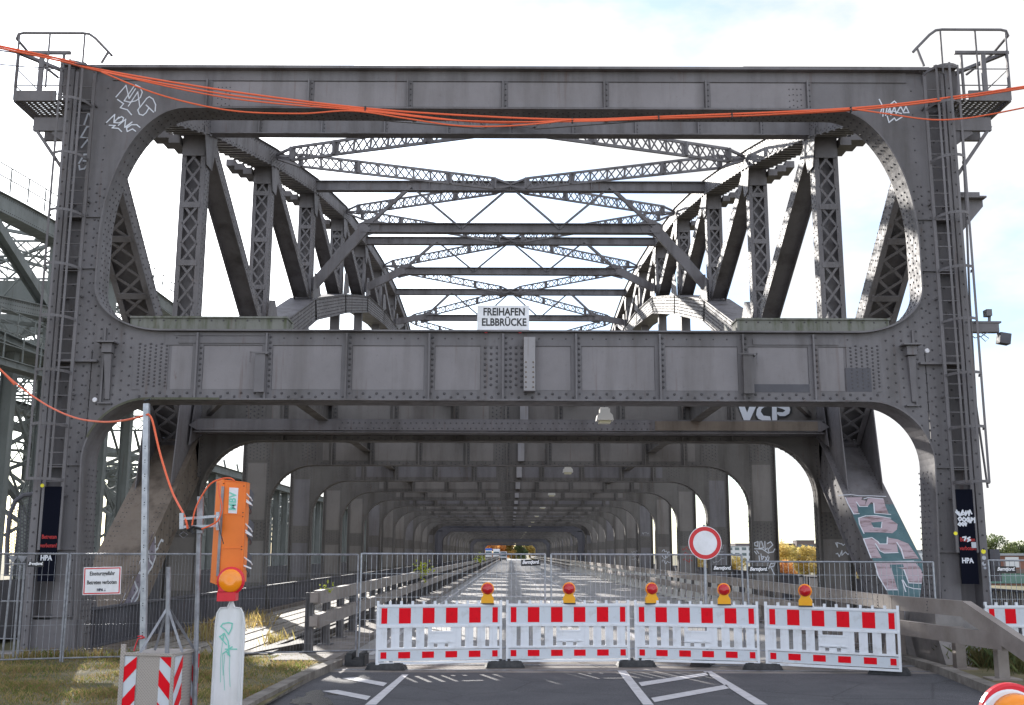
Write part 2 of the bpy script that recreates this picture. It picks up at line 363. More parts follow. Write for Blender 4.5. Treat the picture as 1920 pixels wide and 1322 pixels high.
def text(name, body, size, c, right, up, mat, parent, weight=0., sx=1., local=False, shear=0., align='CENTER', lines=1.):
    cu = bpy.data.curves.new(name, 'FONT'); cu.body = body; cu.size = size; cu.align_x = align; cu.align_y = 'CENTER'
    cu.offset = weight; cu.shear = shear; cu.space_line = lines; cu.resolution_u = 3; cu.extrude = .0015
    to = bpy.data.objects.new(name, cu); col.objects.link(to)
    dg = bpy.context.evaluated_depsgraph_get(); dg.update()
    me = bpy.data.meshes.new_from_object(to.evaluated_get(dg)); bpy.data.objects.remove(to)
    right = Vector(right).normalized(); up = Vector(up).normalized(); n = right.cross(up); c = Vector(c)
    off = Vector((0, 0, 0)) if (local or parent is None) else wloc(parent)
    for v in me.vertices: v.co = c+right*(v.co.x*sx)+up*v.co.y+n*v.co.z-off
    me.materials.clear(); me.materials.append(mat)
    ob = bpy.data.objects.new(name, me); col.objects.link(ob); ob.parent = parent
    return ob
def strokes(name, polys, fn, width, mat, parent, n=(0, -1, 0), lift=.01, label=None):
    """painted lines on a flat plate; fn maps an outline point to the plate"""
    m = MB(); n = Vector(n)
    for pl in polys:
        pts = [Vector(fn(*q))+n*lift for q in pl]
        for a, b in zip(pts[:-1], pts[1:]):
            t = (b-a)
            if t.length < 1e-5: continue
            t.normalize(); e = t*(width*.4); lift2 = n*(.0006*(len(m.f) % 5))
            s_ = t.cross(n).normalized()*(width/2)
            m.face([a-e-s_+lift2, b+e-s_+lift2, b+e+s_+lift2, a-e+s_+lift2])
    return m.build(name, mat, parent, label=label)
def ell(cx, cz, rx, rz, a0, a1, n):
    return [(cx+rx*math.cos(R(a0+(a1-a0)*i/n)), cz+rz*math.sin(R(a0+(a1-a0)*i/n))) for i in range(n+1)]

# ================================================================== SETTING
def sheet(name, pts, mat, z=None, kind='structure'):
    m = MB(); m.face([(p[0], p[1], z if z is not None else p[2]) for p in pts]); o = m.build(name, mat); o['kind'] = kind; return o
SP = 13*B
g = MB(); g.face([(-3000, -60, -1.2), (3000, -60, -1.2), (3000, 3500, -1.2), (-3000, 3500, -1.2)]); g.build('ground', M['field'], kind='structure')
sheet('verge', [(-30, -40, 0), (-3.3, -40, 0), (-3.3, -2.0, 0), (-3.3, -.9, 0), (-10.8, -.9, 0), (-30, -.9, 0)], M['soil'], .07)
sheet('verge', [(7.8, -40, 0), (40, -40, 0), (40, -.4, 0), (7.8, -.4, 0)], M['soil'], .05)
m = MB(); m.box((-30, -.9, -3), (-3.3, 0, .05)); m.box((7.8, -.4, -3), (40, 0, .03)); m.build('abutment', M['concrete'], kind='structure')
# road: approach, joint strip, bridge carriageway
sheet('approach_road', [(-3.4, -60, 0), (7.9, -60, 0), (7.9, -3.35, 0), (3, -3.38, 0), (-3.4, -3.36, 0)], M['asphalt'], -.004)
sheet('joint_strip', [(-3.4, -3.36, 0), (3, -3.38, 0), (7.9, -3.35, 0), (7.9, -.9, 0), (-3.4, -.9, 0)], M['concrete'], -.006)
sheet('bridge_road', [(-3.35, -.9, 0), (8.0, -.9, 0), (8.0, 3*SP+60, 0), (-3.35, 3*SP+60, 0)], M['bridgeroad'], -.004)
m = MB()
for y0, y1 in ((-3.0, -2.93), (-2.1, -2.02), (-1.95, -1.9), (-1.05, -1.0)): m.box((-3.3, y0, -.003), (7.9, y1, .004))
m.build('joint_rail', M['galvdull'], kind='structure')
# markings
m = MB()
def gm(px, z=.004):
    m.face([(G(x, y).x, G(x, y).y, z) for x, y in px])
gm([(684, 1322), (705, 1322), (766, 1265), (754, 1265)]); gm([(1157, 1257), (1173, 1257), (1226, 1322), (1206, 1322)]); gm([(1318, 1259), (1334, 1259), (1440, 1322), (1416, 1322)])
gm([(640, 1272), (664, 1270), (726, 1281), (719, 1287)]); gm([(604, 1296), (632, 1294), (695, 1306), (688, 1313)])
gm([(1197, 1280), (1203, 1287), (1331, 1266), (1327, 1261)]); gm([(1221, 1309), (1227, 1317), (1368, 1291), (1362, 1284)])
m.build('road_marking', M['paint'], kind='structure')
m = MB()
m.box((-2.95, 0, 0), (-2.83, 360, .004)); m.box((3.2, 0, 0), (3.32, 360, .004))
for i in range(50): m.box((1.72, 1+i*7.2, 0), (1.84, 1+i*7.2+4.2, .004))
m.build('road_marking', M['paint'], kind='structure')
rr = random.Random(12); m = MB()
for px, py, a, b in ((588, 1312, 46, 17), (626, 1301, 12, 3), (560, 1332, 40, 10), (612, 1329, 24, 8)):
    out_ = []
    for i in range(34):
        an = 2*math.pi*i/34; f = .78+.22*math.sin(3*an+px)+rr.uniform(-.16, .16); p = G(px+a*f*math.cos(an), py-b*f*math.sin(an)); out_.append((p.x, p.y, .0035+.0002*b/17))
    m.face(out_)
m.build('puddle', M['puddle'], kind='structure')
# kerbs
m = MB(); kp = [(-3.52, -12), (-3.50, -8), (-3.40, -4.8), (-3.30, -3.4), (-3.22, -2.3)]
for i in range(len(kp)-1):
    a, b = Vector((*kp[i], .05)), Vector((*kp[i+1], .05)); n = max(1, int((b-a).length/.95))
    for j in range(n): m.bar(a.lerp(b, j/n), a.lerp(b, (j+1)/n-.012/n), .20, .16)
m.build('kerb', M['kerb'], kind='structure')
m = MB(); kp = [(7.5, -14), (7.45, -7.5), (7.5, -6.2), (7.85, -3.4), (7.98, -.3), (8.0, 2)]
for i in range(len(kp)-1):
    a, b = Vector((*kp[i], .04)), Vector((*kp[i+1], .04)); n = max(1, int((b-a).length/.95))
    for j in range(n): m.bar(a.lerp(b, j/n), a.lerp(b, (j+1)/n-.012/n), .22, .18)
m.build('kerb', M['kerb'], kind='structure')
# walkway boards on the left, slab on the right
m = MB()
for i in range(24): 
    x = -8.9+i*.2; m.box((x, .1 if i % 3 else -.6, -.14+.008*(i % 2)), (x+.185, 3*SP, -.08+.012*((i*7) % 3)))
m.build('walkway', M['wood'], kind='structure')
m = MB(); m.box((-4.25, -.6, -.3), (-3.35, 3*SP, .10)); m.box((-4.5, -2.3, -.2), (-3.3, -.6, .11)); m.build('kerb_slab', M['concrete'], kind='structure')
m = MB(); m.box((8.0, 0, -.3), (9.1, 3*SP, .12)); m.box((9.1, 0, -.3), (12, 3*SP, .10)); m.build('right_walkway', M['concrete'], kind='structure')
m = MB()
for x0 in (-4.75, -5.05): m.bar((x0-.2, -.9, .02), (x0+.05, 26, -.0), .16, .14)
m.bar((-5.4, -1.2, .05), (-4.3, 3.4, .05), .3, .14)
o = m.build('timber_baulk', M['wooddark']); tag(o, 'long dark wet timbers lying along the boards beside the left guardrail', 'timber')

# ================================================================== BRIDGE
ZT = [12.75, 15.6, 17.9, 19.9, 21.5, 22.5, 23.2, 23.5, 23.1, 22.1, 20.6, 18.4, 15.6, 12.75]
ZB = [-2.6, 5.0, 10.2, 13.7, 16.1, 18.2, 19.3, 19.9, 19.0, 17.4, 15.2, 11.5, 5.0, -1.8]
OX = .0
def zut(x, top=12.17): x = abs(x); return top if x < 7.43 else 8.97+3.20*math.sqrt(max(0, 1-((x-7.43)/1.79)**2))
def zub(x): x = abs(x); return 6.92 if x < 7.7 else 7.97-1.05*math.sqrt(max(0, 1-((x-7.7)/1.52)**2))
def xs_corner(x0, x1, n=14):   # denser near the curve's steep end
    return [x0+(x1-x0)*math.sin(math.pi/2*i/n) for i in range(n+1)]
def wall(m, x0, x1, lo, hi, y0, y1):
    a, b, c, d = (x0, lo(x0)), (x1, lo(x1)), (x1, hi(x1)), (x0, hi(x0))
    for (y, f) in ((y0, 1), (y1, -1)):
        q = [(p[0], y, p[1]) for p in (a, b, c, d)]; m.face(q if f > 0 else q[::-1])
def zlt(x, R0=1.35, cx=7.85, top=5.38): x = abs(x); return top if x < cx else (top-R0)+R0*math.sqrt(max(0, 1-((x-cx)/R0)**2))

def front_portal(root, rear=False):
    y0 = 0.
    m = MB()
    for s in (-1, 1):
        for xl in (xs_corner(7.43, 9.22),): 
            for a, b in zip(xl[:-1], xl[1:]): wall(m, *((s*a, s*b) if s > 0 else (s*b, s*a)), zut, lambda x: 13.1, y0, y0+.04)
        xl = xs_corner(7.7, 9.22)
        for a, b in zip(xl[:-1], xl[1:]):
            wall(m, *((a, b) if s > 0 else (-b, -a)), lambda x: 6.5, zub, y0, y0+.04)
        xl = [7.7]+xs_corner(7.85, 9.2)
        for a, b in zip(xl[:-1], xl[1:]):
            wall(m, *((a, b) if s > 0 else (-b, -a)), zlt, lambda x: 6.5, y0, y0+.04)
        sx = lambda a, b: (min(s*a, s*b), max(s*a, s*b))
        x0, x1 = sx(9.22, 9.60); m.box((x0, y0, -.6), (x1, y0+.04, 13.1))
        x0, x1 = sx(9.60, 9.64); m.box((x0, y0, -.6), (x1, .30, 13.1))
        x0, x1 = sx(9.64, 10.04); m.box((x0, y0+.24, -.6), (x1, y0+.28, 13.1))
        x0, x1 = sx(10.04, 10.20); m.box((x0, y0-.16, -.6), (x1, .74, 13.12))
        x0, x1 = sx(9.22, 10.04); m.box((x0, .66, -.6), (x1, .70, 13.1))
        # web joints / plates across the leg
        for z in (9.55, 8.35, 6.25, 3.95, 2.15, .75):
            x0, x1 = sx(9.20, 10.04); m.box((x0, y0-.05, z), (x1, y0+.26, z+.03))
        x0, x1 = sx(9.05, 10.02); m.box((x0, y0-.14, 6.22), (x1, y0+.2, 6.27))
        x0, x1 = sx(8.95, 10.1); m.box((x0, y0-.02, -.5), (x1, y0+.03, .7))
        # foot gusset
        m.prism([(s*9.24, .74, -.6), (s*9.24, 2.2, -.6), (s*9.24, .74, 2.3)], (s*.04, 0, 0))
    m.box((-7.7, y0, 5.38), (7.7, y0+.04, 6.92)); m.box((-7.43, y0, 12.17), (7.43, y0+.04, 13.1))
    m.box((-9.2, .66, 5.45), (9.2, .70, 6.88)); m.box((-7.43, .50, 12.19), (7.43, .54, 13.1))
    # flange ribbons
    up = ell(7.43, 8.97, 1.79, 3.20, 0, 90, 18); lowc = ell(7.7, 7.97, 1.52, 1.05, -90, 0, 14)
    loop = lowc+up+[(-x, z) for x, z in up[::-1]]+[(-x, z) for x, z in lowc[::-1]]
    m.ribbon(loop, (-.15, .58), .035, closed=True)
    lc = ell(7.85, 4.03, 1.35, 1.35, 90, 0, 16)
    path = [(9.05, -.5), (9.2, 4.03)]+lc[::-1][1:]; path = path+[(-x, z) for x, z in path[::-1]]
    m.ribbon(path[::-1], (-.17, .72), .035)
    # top flange and its angle
    m.box((-9.75, -.20, 13.10), (9.75, .60, 13.16)); m.box((-9.2, -.03, 12.86), (9.2, -.005, 13.1)); m.box((-10.3, -.28, 13.12), (-9.75, .8, 13.18)); m.box((9.75, -.28, 13.12), (10.3, .8, 13.18))
    for a, b in ((-6.3, -3.6), (-9.7, -5.4), (5.4, 8.6), (6.4, 9.7)): m.box((a, -.16, 13.16), (b, .7, 13.185+.006*(b > 7)))
    m.build('end_portal', M['steel'], root, origin=None)
    m = MB()   # stiffeners and cover strips of the cross beams
    for px in (390, 580, 765, 943, 1132, 1322, 1512):
        x = P(px, 170, 0).x; m.box((x-.018, -.12, 12.18), (x+.018, -.002, 12.87)); m.box((x+.018, -.022, 12.18), (x+.11, -.002, 12.87))
    for px in (370, 500, 650, 805, 943, 1080, 1237, 1393, 1525):
        x = P(px, 690, 0).x; m.box((x-.02, -.13, 5.42), (x+.02, -.03, 6.88)); m.box((x-.11, -.032, 5.42), (x+.12, -.006, 6.88))
    m.box((-7.6, -.026, 6.62), (7.6, -.002, 6.90)); m.box((-8.1, -.024, 5.40), (8.1, -.002, 5.62))
    for a, b in ((-8.28, -7.52), (7.46, 8.2), (-.62, .38)): m.box((a, -.018, 5.62), (b, -.001, 6.62))
    m.box((-7.4, -.045, 6.83), (-5.4, -.025, 6.89)); m.box((-7.3, -.05, 6.66), (-5.3, -.026, 6.80)); m.box((5.4, -.05, 6.66), (7.3, -.026, 6.80))
    m.box((-9.24, -.16, 5.34), (-9.2, .7, 5.4)) if False else None
    edges = [P(px, 690, 0).x for px in (370, 500, 650, 805, 943, 1080, 1237, 1393, 1525)]; xe = [-7.45]+edges+[7.4]
    m.cur = 2
    for a, b in zip(xe[:-1], xe[1:]):
        a2 = a+(.13 if a > -7.4 else 0); b2 = b-(.12 if b < 7.3 else 0)
        if a < 0 < b+.3 and b < .5: b2 = -.63
        if abs(a-edges[4]) < .01: a2 = .6
        m.box((a2, -.006, 5.635), (b2, -.0005, 6.605))
    xe = [P(px, 170, 0).x for px in (390, 580, 765, 943, 1132, 1322, 1512)]
    for a, b in zip(xe[:-1], xe[1:]): m.box((a+.12, -.006, 12.24), (b-.03, -.0005, 12.84))
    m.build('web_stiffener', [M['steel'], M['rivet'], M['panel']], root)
    m = MB(); m.box((7.42, -.028, 5.62), (7.98, -.019, 6.15)); m.build('repainted_patch', newdark, root, label='darker repainted rectangle over the rivets on the right'); m = MB(); m.box((5.3, -.03, 5.6), (6.7, -.027, 5.78)); m.build('repainted_patch', newdark, root)
    m = MB(); rn = (0, -1, 0)
    def row(x0, z0, x1, z1, st, y=-.002, r=.032):
        n = max(1, int(math.hypot(x1-x0, z1-z0)/st))
        for i in range(n+1): m.rivet((x0+(x1-x0)*i/n, y, z0+(z1-z0)*i/n), rn, r)
    for i in range(110):                         # zigzag rows of the bottom and top angles
        x = -8.1+16.2*i/109; m.rivet((x, -.025, 5.47+(.08 if i % 2 else 0)), rn, .033)
        if abs(x) < 7.6 and i % 2: m.rivet((x, -.027, 6.78), rn, .02)
    for px in (370, 500, 650, 805, 943, 1080, 1237, 1393, 1525):
        x = P(px, 690, 0).x; row(x+.07, 5.7, x+.07, 6.8, .115, -.033, .032)
    for i in range(4):
        row(-.52+.13*i, 5.7+(.05 if i % 2 else 0), -.52+.13*i, 6.58, .125, -.019, .034)
    for i in range(3): row(.04+.12*i, 5.7+(.05 if i % 2 else 0), .04+.12*i, 6.58, .125, -.019, .034)
    for s in (-1, 1):
        for i in range(6):                       # dense splice field
            for j in range(12):
                x = s*(7.56+.12*i); z = 5.70+.082*j+(.04 if i % 2 else 0)
                m.rivet((x, -.019, z), rn, .028)
        for i in range(8):                       # sparse gusset field
            for j in range(46):
                x = 8.36+.17*i; z = 3.2+.21*j+(.105 if i % 2 else 0)
                if x > 9.58 or z > 10.4: continue
                if zlt(x)+.12 < z < (zub(x)-.12 if x < 9.2 else 99): m.rivet((s*x, -.001, z), rn, .027)
                elif x > 9.25: m.rivet((s*x, -.001, z), rn, .025)
        a = 0
        while a < 44:                            # rows on the leg, recess and outer flange
            z = .2+.29*a; m.rivet((s*10.12, -.161, z), rn, .026)
            if a % 2: m.rivet((s*9.84, .239, z), rn, .026)
            m.rivet((s*9.3, -.001, z), rn, .022); a += 1
        # rivets along curved flanges (inner face of the opening)
        pts = loop
        for i in range(len(pts)-1):
            (xa, za), (xb, zb_) = pts[i], pts[i+1]
            if s*xa < 7.2: continue
            L_ = math.hypot(xb-xa, zb_-za); n = max(1, int(L_/.13)); nx, nz_ = -(zb_-za)/L_, (xb-xa)/L_
            for j in range(n):
                t = (j+.5)/n; x, z = xa+(xb-xa)*t, za+(zb_-za)*t
                for yy in (.06, .26, .46): m.rivet((x+nx*.036, yy+(.06 if j % 2 else 0), z+nz_*.036), (nx, 0, nz_), .026, m=6)
        for i in range(30):
            z = .4+i*.12
            for yy in (.12, .36, .6): m.rivet((s*(9.05+.15*(z+.5)/4.53-.036), yy+(.06 if i % 2 else 0), z), (-s, 0, 0), .026)
    for px in (580, 765, 943, 1132, 1322, 1512):
        x = P(px, 170, 0).x; row(x+.065, 12.26, x+.065, 12.8, .12, -.023, .022)
    for i in range(4):
        x = P(1480, 180, 0).x+.09*i; row(x, 12.26+(.04 if i % 2 else 0), x, 12.7, .12, -.002, .022); row(-x-.0, 12.26+(.04 if i % 2 else 0), -x, 12.7, .12, -.002, .02)
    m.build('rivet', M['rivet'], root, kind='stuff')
    # mossy cover boxes on the cross beam
    for s in (-1, 1):
        m = MB(); a, b = (-8.45, -4.96) if s < 0 else (5.1, 8.5)
        m.box((a, .10, 6.93), (b, .66, 7.27)); m.box((a-.02 if s > 0 else a, .06, 7.25), (b+.02, .70, 7.29))
        for i in range(26):
            x = a+.08+(b-a-.16)*i/25; m.rivet((x, .099, 6.99), rn, .022)
            if i % 2: m.rivet((x, .099, 7.20), rn, .022)
        m.prism([(s*4.96, .10, 6.93), (s*4.96, .66, 6.93), (s*4.96, .66, 7.27)], (-s*.04, 0, 0)) 
        m.build('moss_covered_box', M['moss'], root)
    # moss on the lower flange edge
    m = MB(); pth = [(-x, z) for x, z in lc[::-1][4:]]; m.ribbon([(x, z-.004) for x, z in pth]+[(-6.3, 5.376)], (-.185, -.172), .05); m.build('moss_edge', M['mossdark'], root)
    # small brackets and hooks
    for s, px in ((-1, 205), (1, 1703)):
        m = MB(); p = P(px, 655, 0); x = p.x
        m.box((x-.20, -.30, 6.63), (x+.2, -.0, 6.66)); m.box((x-.10, -.2, 6.42), (x+.12, -.0, 6.62)); m.prism([(x-.06, -.14, 6.4), (x+.1, -.14, 6.4), (x+.09, -.05, 5.4), (x+.0, -.05, 5.4)], (0, .1, 0)); m.box((x+.1*s-.02, -.06, 5.3), (x+.1*s+.02, -.005, 7.0)); m.box((x-.14, -.08, 5.3), (x+.14, -.01, 5.33))
        m.build('bracket', M['steel'], root)
    for px, s in ((490, -1), (1399, 1)):
        m = MB(); x = P(px, 690, 0).x
        m.box((x-.10, -.2, 5.55), (x+.12, -.135, 6.4)); m.bar((x-.2*1, -.22, 6.42), (x+.2, -.22, 6.42), .03, .03); m.bar((x-.2*(-s), -.22, 6.44), (x-.2*(-s), -.22, 6.2), .03, .03, (0, 1, 0)); m.bar((x+.15, -.25, 6.4), (x+.15, -.02, 6.4), .05, .04)
        m.build('hook', M['steel'], root)
    m = MB(); m.box((.33, -.30, 5.58), (.58, -.03, 6.77))
    m.build('bracket_box', M['steel_light'], root)
    m = MB()
    for x in (.375, .535):
        for j in range(6): m.rivet((x, -.302, 5.66+j*.11), rn, .022)
    m.build('box_rivet', M['steel_brown'], root)

newdark = steelmat('fresh_dark_paint', (.085, .083, .095), (.05, .048, .055), dirtamt=.3); M['dark'] = newdark

def frame_mesh(y, detail):
    """one cross frame: columns, cross beam with rounded corners"""
    m = MB(); Rc, top = 1.66, 5.42; cx = 9.22-Rc
    z2 = 6.9
    for s in (-1, 1):
        xl = [cx+Rc*math.sin(math.pi/2*i/9) for i in range(10)]
        for a, b in zip(xl[:-1], xl[1:]): wall(m, *((a, b) if s > 0 else (-b, -a)), lambda x: zlt(x, Rc, cx, top), lambda x: z2, y, y+.03)
        x0, x1 = sorted((s*9.22, s*10.25)); m.box((x0, y, -.5), (x1, y+.03, z2))
        x0, x1 = sorted((s*10.21, s*10.25)); m.box((x0, y-.16, -.5), (x1, y+.3, z2))
        # knee plate at the column foot
        m.prism([(s*9.22, y-.02, -.2), (s*8.95, y-.02, -.2), (s*9.22, y-.02, 1.1)], (0, .05, 0))
    m.box((-cx, y, top), (cx, y+.03, z2)); m.box((-10.25, y-.18, z2), (10.25, y+.3, z2+.04))
    lc = ell(cx, top-Rc, Rc, Rc, 90, 0, 12); path = [(9.22, -.3)]+lc[::-1]; path += [(-x, z) for x, z in path[::-1]]
    m.ribbon(path[::-1], (y-.18, y+.30), .03)
    m.box((-cx-.3, y-.02, top), (cx+.3, y-.001, top+.17))
    for x in (-6.85, -5.35, -3.5, -1.66, -.1, 1.5, 3.38, 5.25, 6.75): m.box((x-.03, y-.13, top+.02), (x+.03, y-.001, z2)); m.box((x-.1, y-.022, top+.18), (x+.12, y-.001, z2))
    for a, b in ((-8.1, -7.4), (7.4, 8.1), (-.6, .35)): m.box((a, y-.016, top+.18), (b, y-.001, z2))
    for s in (-1, 1):
        for z0, z1 in ((5.6, 6.5), (2.6, 3.3), (.5, .95)): x0, x1 = sorted((s*9.3, s*10.2)); m.box((x0, y-.016, z0), (x1, y-.001, z1))
    if detail:
        rn = (0, -1, 0); mm = 6 if detail > 1 else 4; st = 1 if detail > 1 else 1
        for i in range(90):
            x = -7.4+14.8*i/89; m.rivet((x, y-.021, top+.06+(.06 if i % 2 else 0)), rn, .027, m=mm)
        for x in (-6.85, -5.35, -3.5, -1.66, -.1, 1.5, 3.38, 5.25, 6.75):
            for j in range(10): m.rivet((x+.075, y-.023, 5.7+.12*j), rn, .027, m=mm)
        for a in (-7.98, 7.5, -.5):
            for i in range(5):
                for j in range(9): m.rivet((a+.12*i, y-.017, 5.68+.13*j+(.06 if i % 2 else 0)), rn, .027, m=mm)
        for s in (-1, 1):
            for z0, z1 in ((5.6, 6.5), (2.6, 3.3), (.5, .95)):
                for i in range(7):
                    for j in range(int((z1-z0)/.13)): m.rivet((s*(9.36+.13*i), y-.017, z0+.07+.13*j+(.05 if i % 2 else 0)), rn, .027, m=mm)
            for j in range(48):
                z = .1+.125*j; m.rivet((s*9.29, y-.001, z), rn, .024, m=mm); m.rivet((s*10.16, y-.001, z), rn, .024, m=mm)
            for j in range(40):
                z = .1+.09*j
                m.rivet((s*9.188, y-.06 if j % 2 else y+.14, z), (-s, 0, 0), .026, m=mm)
            for i in range(16):
                an = R(90*(i+.5)/16); px_, pz_ = cx+(Rc-.032)*math.cos(an), top-Rc+(Rc-.032)*math.sin(an)
                for yy in (-.08, .14): m.rivet((s*px_, y+yy, pz_), (-s*math.cos(an), 0, -math.sin(an)), .026, m=mm)
    return m

def plate_node(m, c, r, n, t=.03, sides=7, a0=0):
    pass

def post_mesh(m, p, q, w=.75, d=.5, full=True):
    """laced H column between p and q, lattice facing the road side viewer (-y)"""
    p = Vector(p); q = Vector(q)
    t = (q-p).normalized(); a = Vector((1, 0, 0)); b = a.cross(t).normalized()     # b ~ y direction
    if b.y > 0: b = -b
    for s in (-1, 1): 
        m.bar(p+a*s*(w/2-.012), q+a*s*(w/2-.012), .024, d, b) if False else m.bar(p+a*s*(w/2-.015), q+a*s*(w/2-.015), .03, d, b)
        m.bar(p+a*s*(w/2-.075)+b*(d/2), q+a*s*(w/2-.075)+b*(d/2), .15, .025, b); m.bar(p+a*s*(w/2-.075)-b*(d/2), q+a*s*(w/2-.075)-b*(d/2), .15, .025, b)
    m.bar(p, q, w-.06, .02, b)
    Ln = (q-p).length; n = max(2, int(round(Ln/.62))); inner = w-.28
    for i in range(n):
        z0, z1 = Ln*i/n, Ln*(i+1)/n
        if i % 3 == 0: m.bar(p+t*(z0-.09)+b*(d/2+.02), p+t*(z0+.09)+b*(d/2+.02), inner+.1, .02, b)
        m.bar(p+t*z0-a*inner/2+b*(d/2+.005), p+t*z1+a*inner/2+b*(d/2+.005), .075, .015, b)
        m.bar(p+t*z0+a*inner/2+b*(d/2-.012), p+t*z1-a*inner/2+b*(d/2-.012), .075, .015, b)
    m.bar(q-t*.9+b*(d/2+.045), q+b*(d/2+.045), w-.05, .02, b)

XC = 9.97
def make_span(Y0, label, first):
    root = empty('steel_truss_bridge', (0, Y0, 0), label, 'bridge', 'steel truss bridge spans in line')
    T = lambda k: k*B+Y0
    if first: front_portal(root)
    for k in (range(1, 14) if first else range(0, 14)):
        if not first and k == 0: y = Y0+.4
        else: y = T(k)-(.4 if k == 13 else 0)
        m = frame_mesh(y, (2 if k < 3 else 1 if k < 8 else 0) if first else 0)
        if k in (0, 13):
            m.box((-9.3, y-.7, 4.9), (9.3, y-.22, 5.38)); 
            for s in (-1, 1): x0, x1 = sorted((s*8.75, s*9.3)); m.box((x0, y-.7, -.4), (x1, y-.22, 5.0)); m.prism([(s*8.76, y-.7, 4.91), (s*7.7, y-.7, 4.91), (s*8.0, y-.7, 4.6), (s*8.5, y-.7, 4.2), (s*8.76, y-.7, 3.6)][::s], (0, .45, 0))
        if k not in (0, 13):
            wp = m; m.cur = 2
            xe = [-7.35, -6.85, -5.35, -3.5, -1.66, -.1, 1.5, 3.38, 5.25, 6.75, 7.3]
            for a, b in zip(xe[:-1], xe[1:]):
                a2, b2 = a+.14, b-.12
                if b == -.1: b2 = -.62
                if a == -.1: a2 = .6
                if b2-a2 > .2: wp.box((a2, y-.006, 5.62), (b2, y-.0005, 6.88))
            for s in (-1, 1):
                x0, x1 = sorted((s*9.36, s*10.08)); wp.box((x0, y-.006, 1.0), (x1, y-.0005, 2.55)); wp.box((x0, y-.006, 3.35), (x1, y-.0005, 5.5))
            m.cur = 0
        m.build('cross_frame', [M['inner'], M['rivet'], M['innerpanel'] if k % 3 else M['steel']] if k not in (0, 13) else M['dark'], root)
        m = MB(); m.box((.33, y-.28, 5.6), (.58, y-.02, 6.72)); m.build('bracket_box', M['steel_light'], root)
    # heavy tie in front of the first frame
    if first:
        m = MB(); y = T(1)
        m.prism([(-9.45, y-.95, 5.80), (-9.2, y-.95, 5.66), (9.2, y-.95, 5.66), (9.45, y-.95, 5.80), (9.2, y-.95, 5.97), (-9.2, y-.95, 5.97)], (0, .06, 0))
        m.box((-9.3, y-.9, 5.60), (9.3, y-.19, 5.64)); m.box((-9.3, y-.9, 5.97), (9.3, y-.2, 6.0))
        for i in range(120):
            x = -5+10*i/119; m.rivet((x, y-.951, 5.72+(.16 if i % 2 else 0)), (0, -1, 0), .024)
        m.build('tie_beam', M['steel'], root)
        m = MB(); m.box((4.3, y-.975, 5.68), (9.1, y-.955, 5.955)); m.build('bare_patch', M['steel_brown'], root, label='brownish bare length of the tie beam')
    # chords
    for s in (-1, 1):
        mt, mb_, m0_ = MB(), MB(), MB(); mrest = mb_
        for k in range(13):
            mb_ = m0_ if k == 0 else mrest
            p, q = Vector((s*XC, T(k), ZT[k])), Vector((s*XC, T(k+1), ZT[k+1]))
            mt.bar(p, q, .80, .72); tt = (q-p).normalized(); nn = Vector((1, 0, 0)).cross(tt); nn = nn if nn.z > 0 else -nn
            mt.bar(p+nn*.37, q+nn*.37, .98, .03); mt.bar(p-nn*.37, q-nn*.37, .98, .03)
            for i in range(14):       # battens under the chord
                c = p.lerp(q, (i+.5)/14)-nn*.41; mt.bar(c-Vector((.5, 0, 0)), c+Vector((.5, 0, 0)), .18, .04, nn)
            if first and k < 8:
                for i in range(46):
                    c = p.lerp(q, (i+.5)/46)
                    for h in (-.28, .28): mt.rivet(c+nn*(h+(.03 if i % 2 else -.03))-Vector((s*.402, 0, 0)), (-s, 0, 0), .034, m=4)
                    if i < 9 or i > 40:
                        for h in (-.14, 0, .14): mt.rivet(c+nn*(h+(.03 if i % 2 else -.03))-Vector((s*.402, 0, 0)), (-s, 0, 0), .034, m=4)
            p, q = Vector((s*9.95, T(k), ZB[k])), Vector((s*9.95, T(k+1), ZB[k+1]))
            tt = (q-p).normalized(); nn = Vector((1, 0, 0)).cross(tt); nn = nn if nn.z > 0 else -nn
            mb_.bar(p-tt*.2, q+tt*.2, 1.15, 1.05)
            mb_.bar(p+nn*.53, q+nn*.53, 1.28, .035); mb_.bar(p-nn*.53, q-nn*.53, 1.28, .035)
            if first and k < 8:
                Ln = (q-p).length; n = int(Ln/.15); rows = 6 if k > 1 else 5
                for i in range(n):
                    c = p+tt*(Ln*(i+.5)/n)-Vector((s*.576, 0, 0))
                    for h in range(rows):
                        if k > 1 and random.random() < .08: continue
                        if k < 2 and (h in (2,) or (i+h) % 2): continue
                        mb_.rivet(c+nn*(-.42+.84*h/(rows-1)), (-s, 0, 0), .036, m=4)
                if k == 0 or k == 1:
                    n = int(Ln/.2)
                    for i in range(n):
                        for xx in (-.5, -.4, .4, .5): mb_.rivet(p+tt*(Ln*(i+.5)/n)+nn*.549+Vector((xx, 0, 0)), nn, .022, m=4)
        mt.build('upper_chord', M['steel'], root); mrest.build('lower_chord', M['steel'], root); m0_.build('lower_chord', M['steel_brown'] if s < 0 else M['steel'], root)
        # posts, hangers
        for k in range(1, 13):
            m = MB(); post_mesh(m, (s*XC, T(k), ZB[k]+.3), (s*XC, T(k), ZT[k]-.3))
            # outer gusset steps and inner node plates
            m.prism([(s*(XC-.42), T(k)-.75, ZT[k]-.35), (s*(XC-.42), T(k)+.75, ZT[k]-.2), (s*(XC-.42), T(k)+.3, ZT[k]-1.5), (s*(XC-.42), T(k)-.3, ZT[k]-1.5)], (-s*.02, 0, 0))
            m.prism([(s*(XC-.62), T(k)-1.1, ZB[k]+.2), (s*(XC-.62), T(k)+1.1, ZB[k]+.9), (s*(XC-.62), T(k)+.2, ZB[k]+1.8), (s*(XC-.62), T(k)-.7, ZB[k]+1.6)], (s*.02, 0, 0))
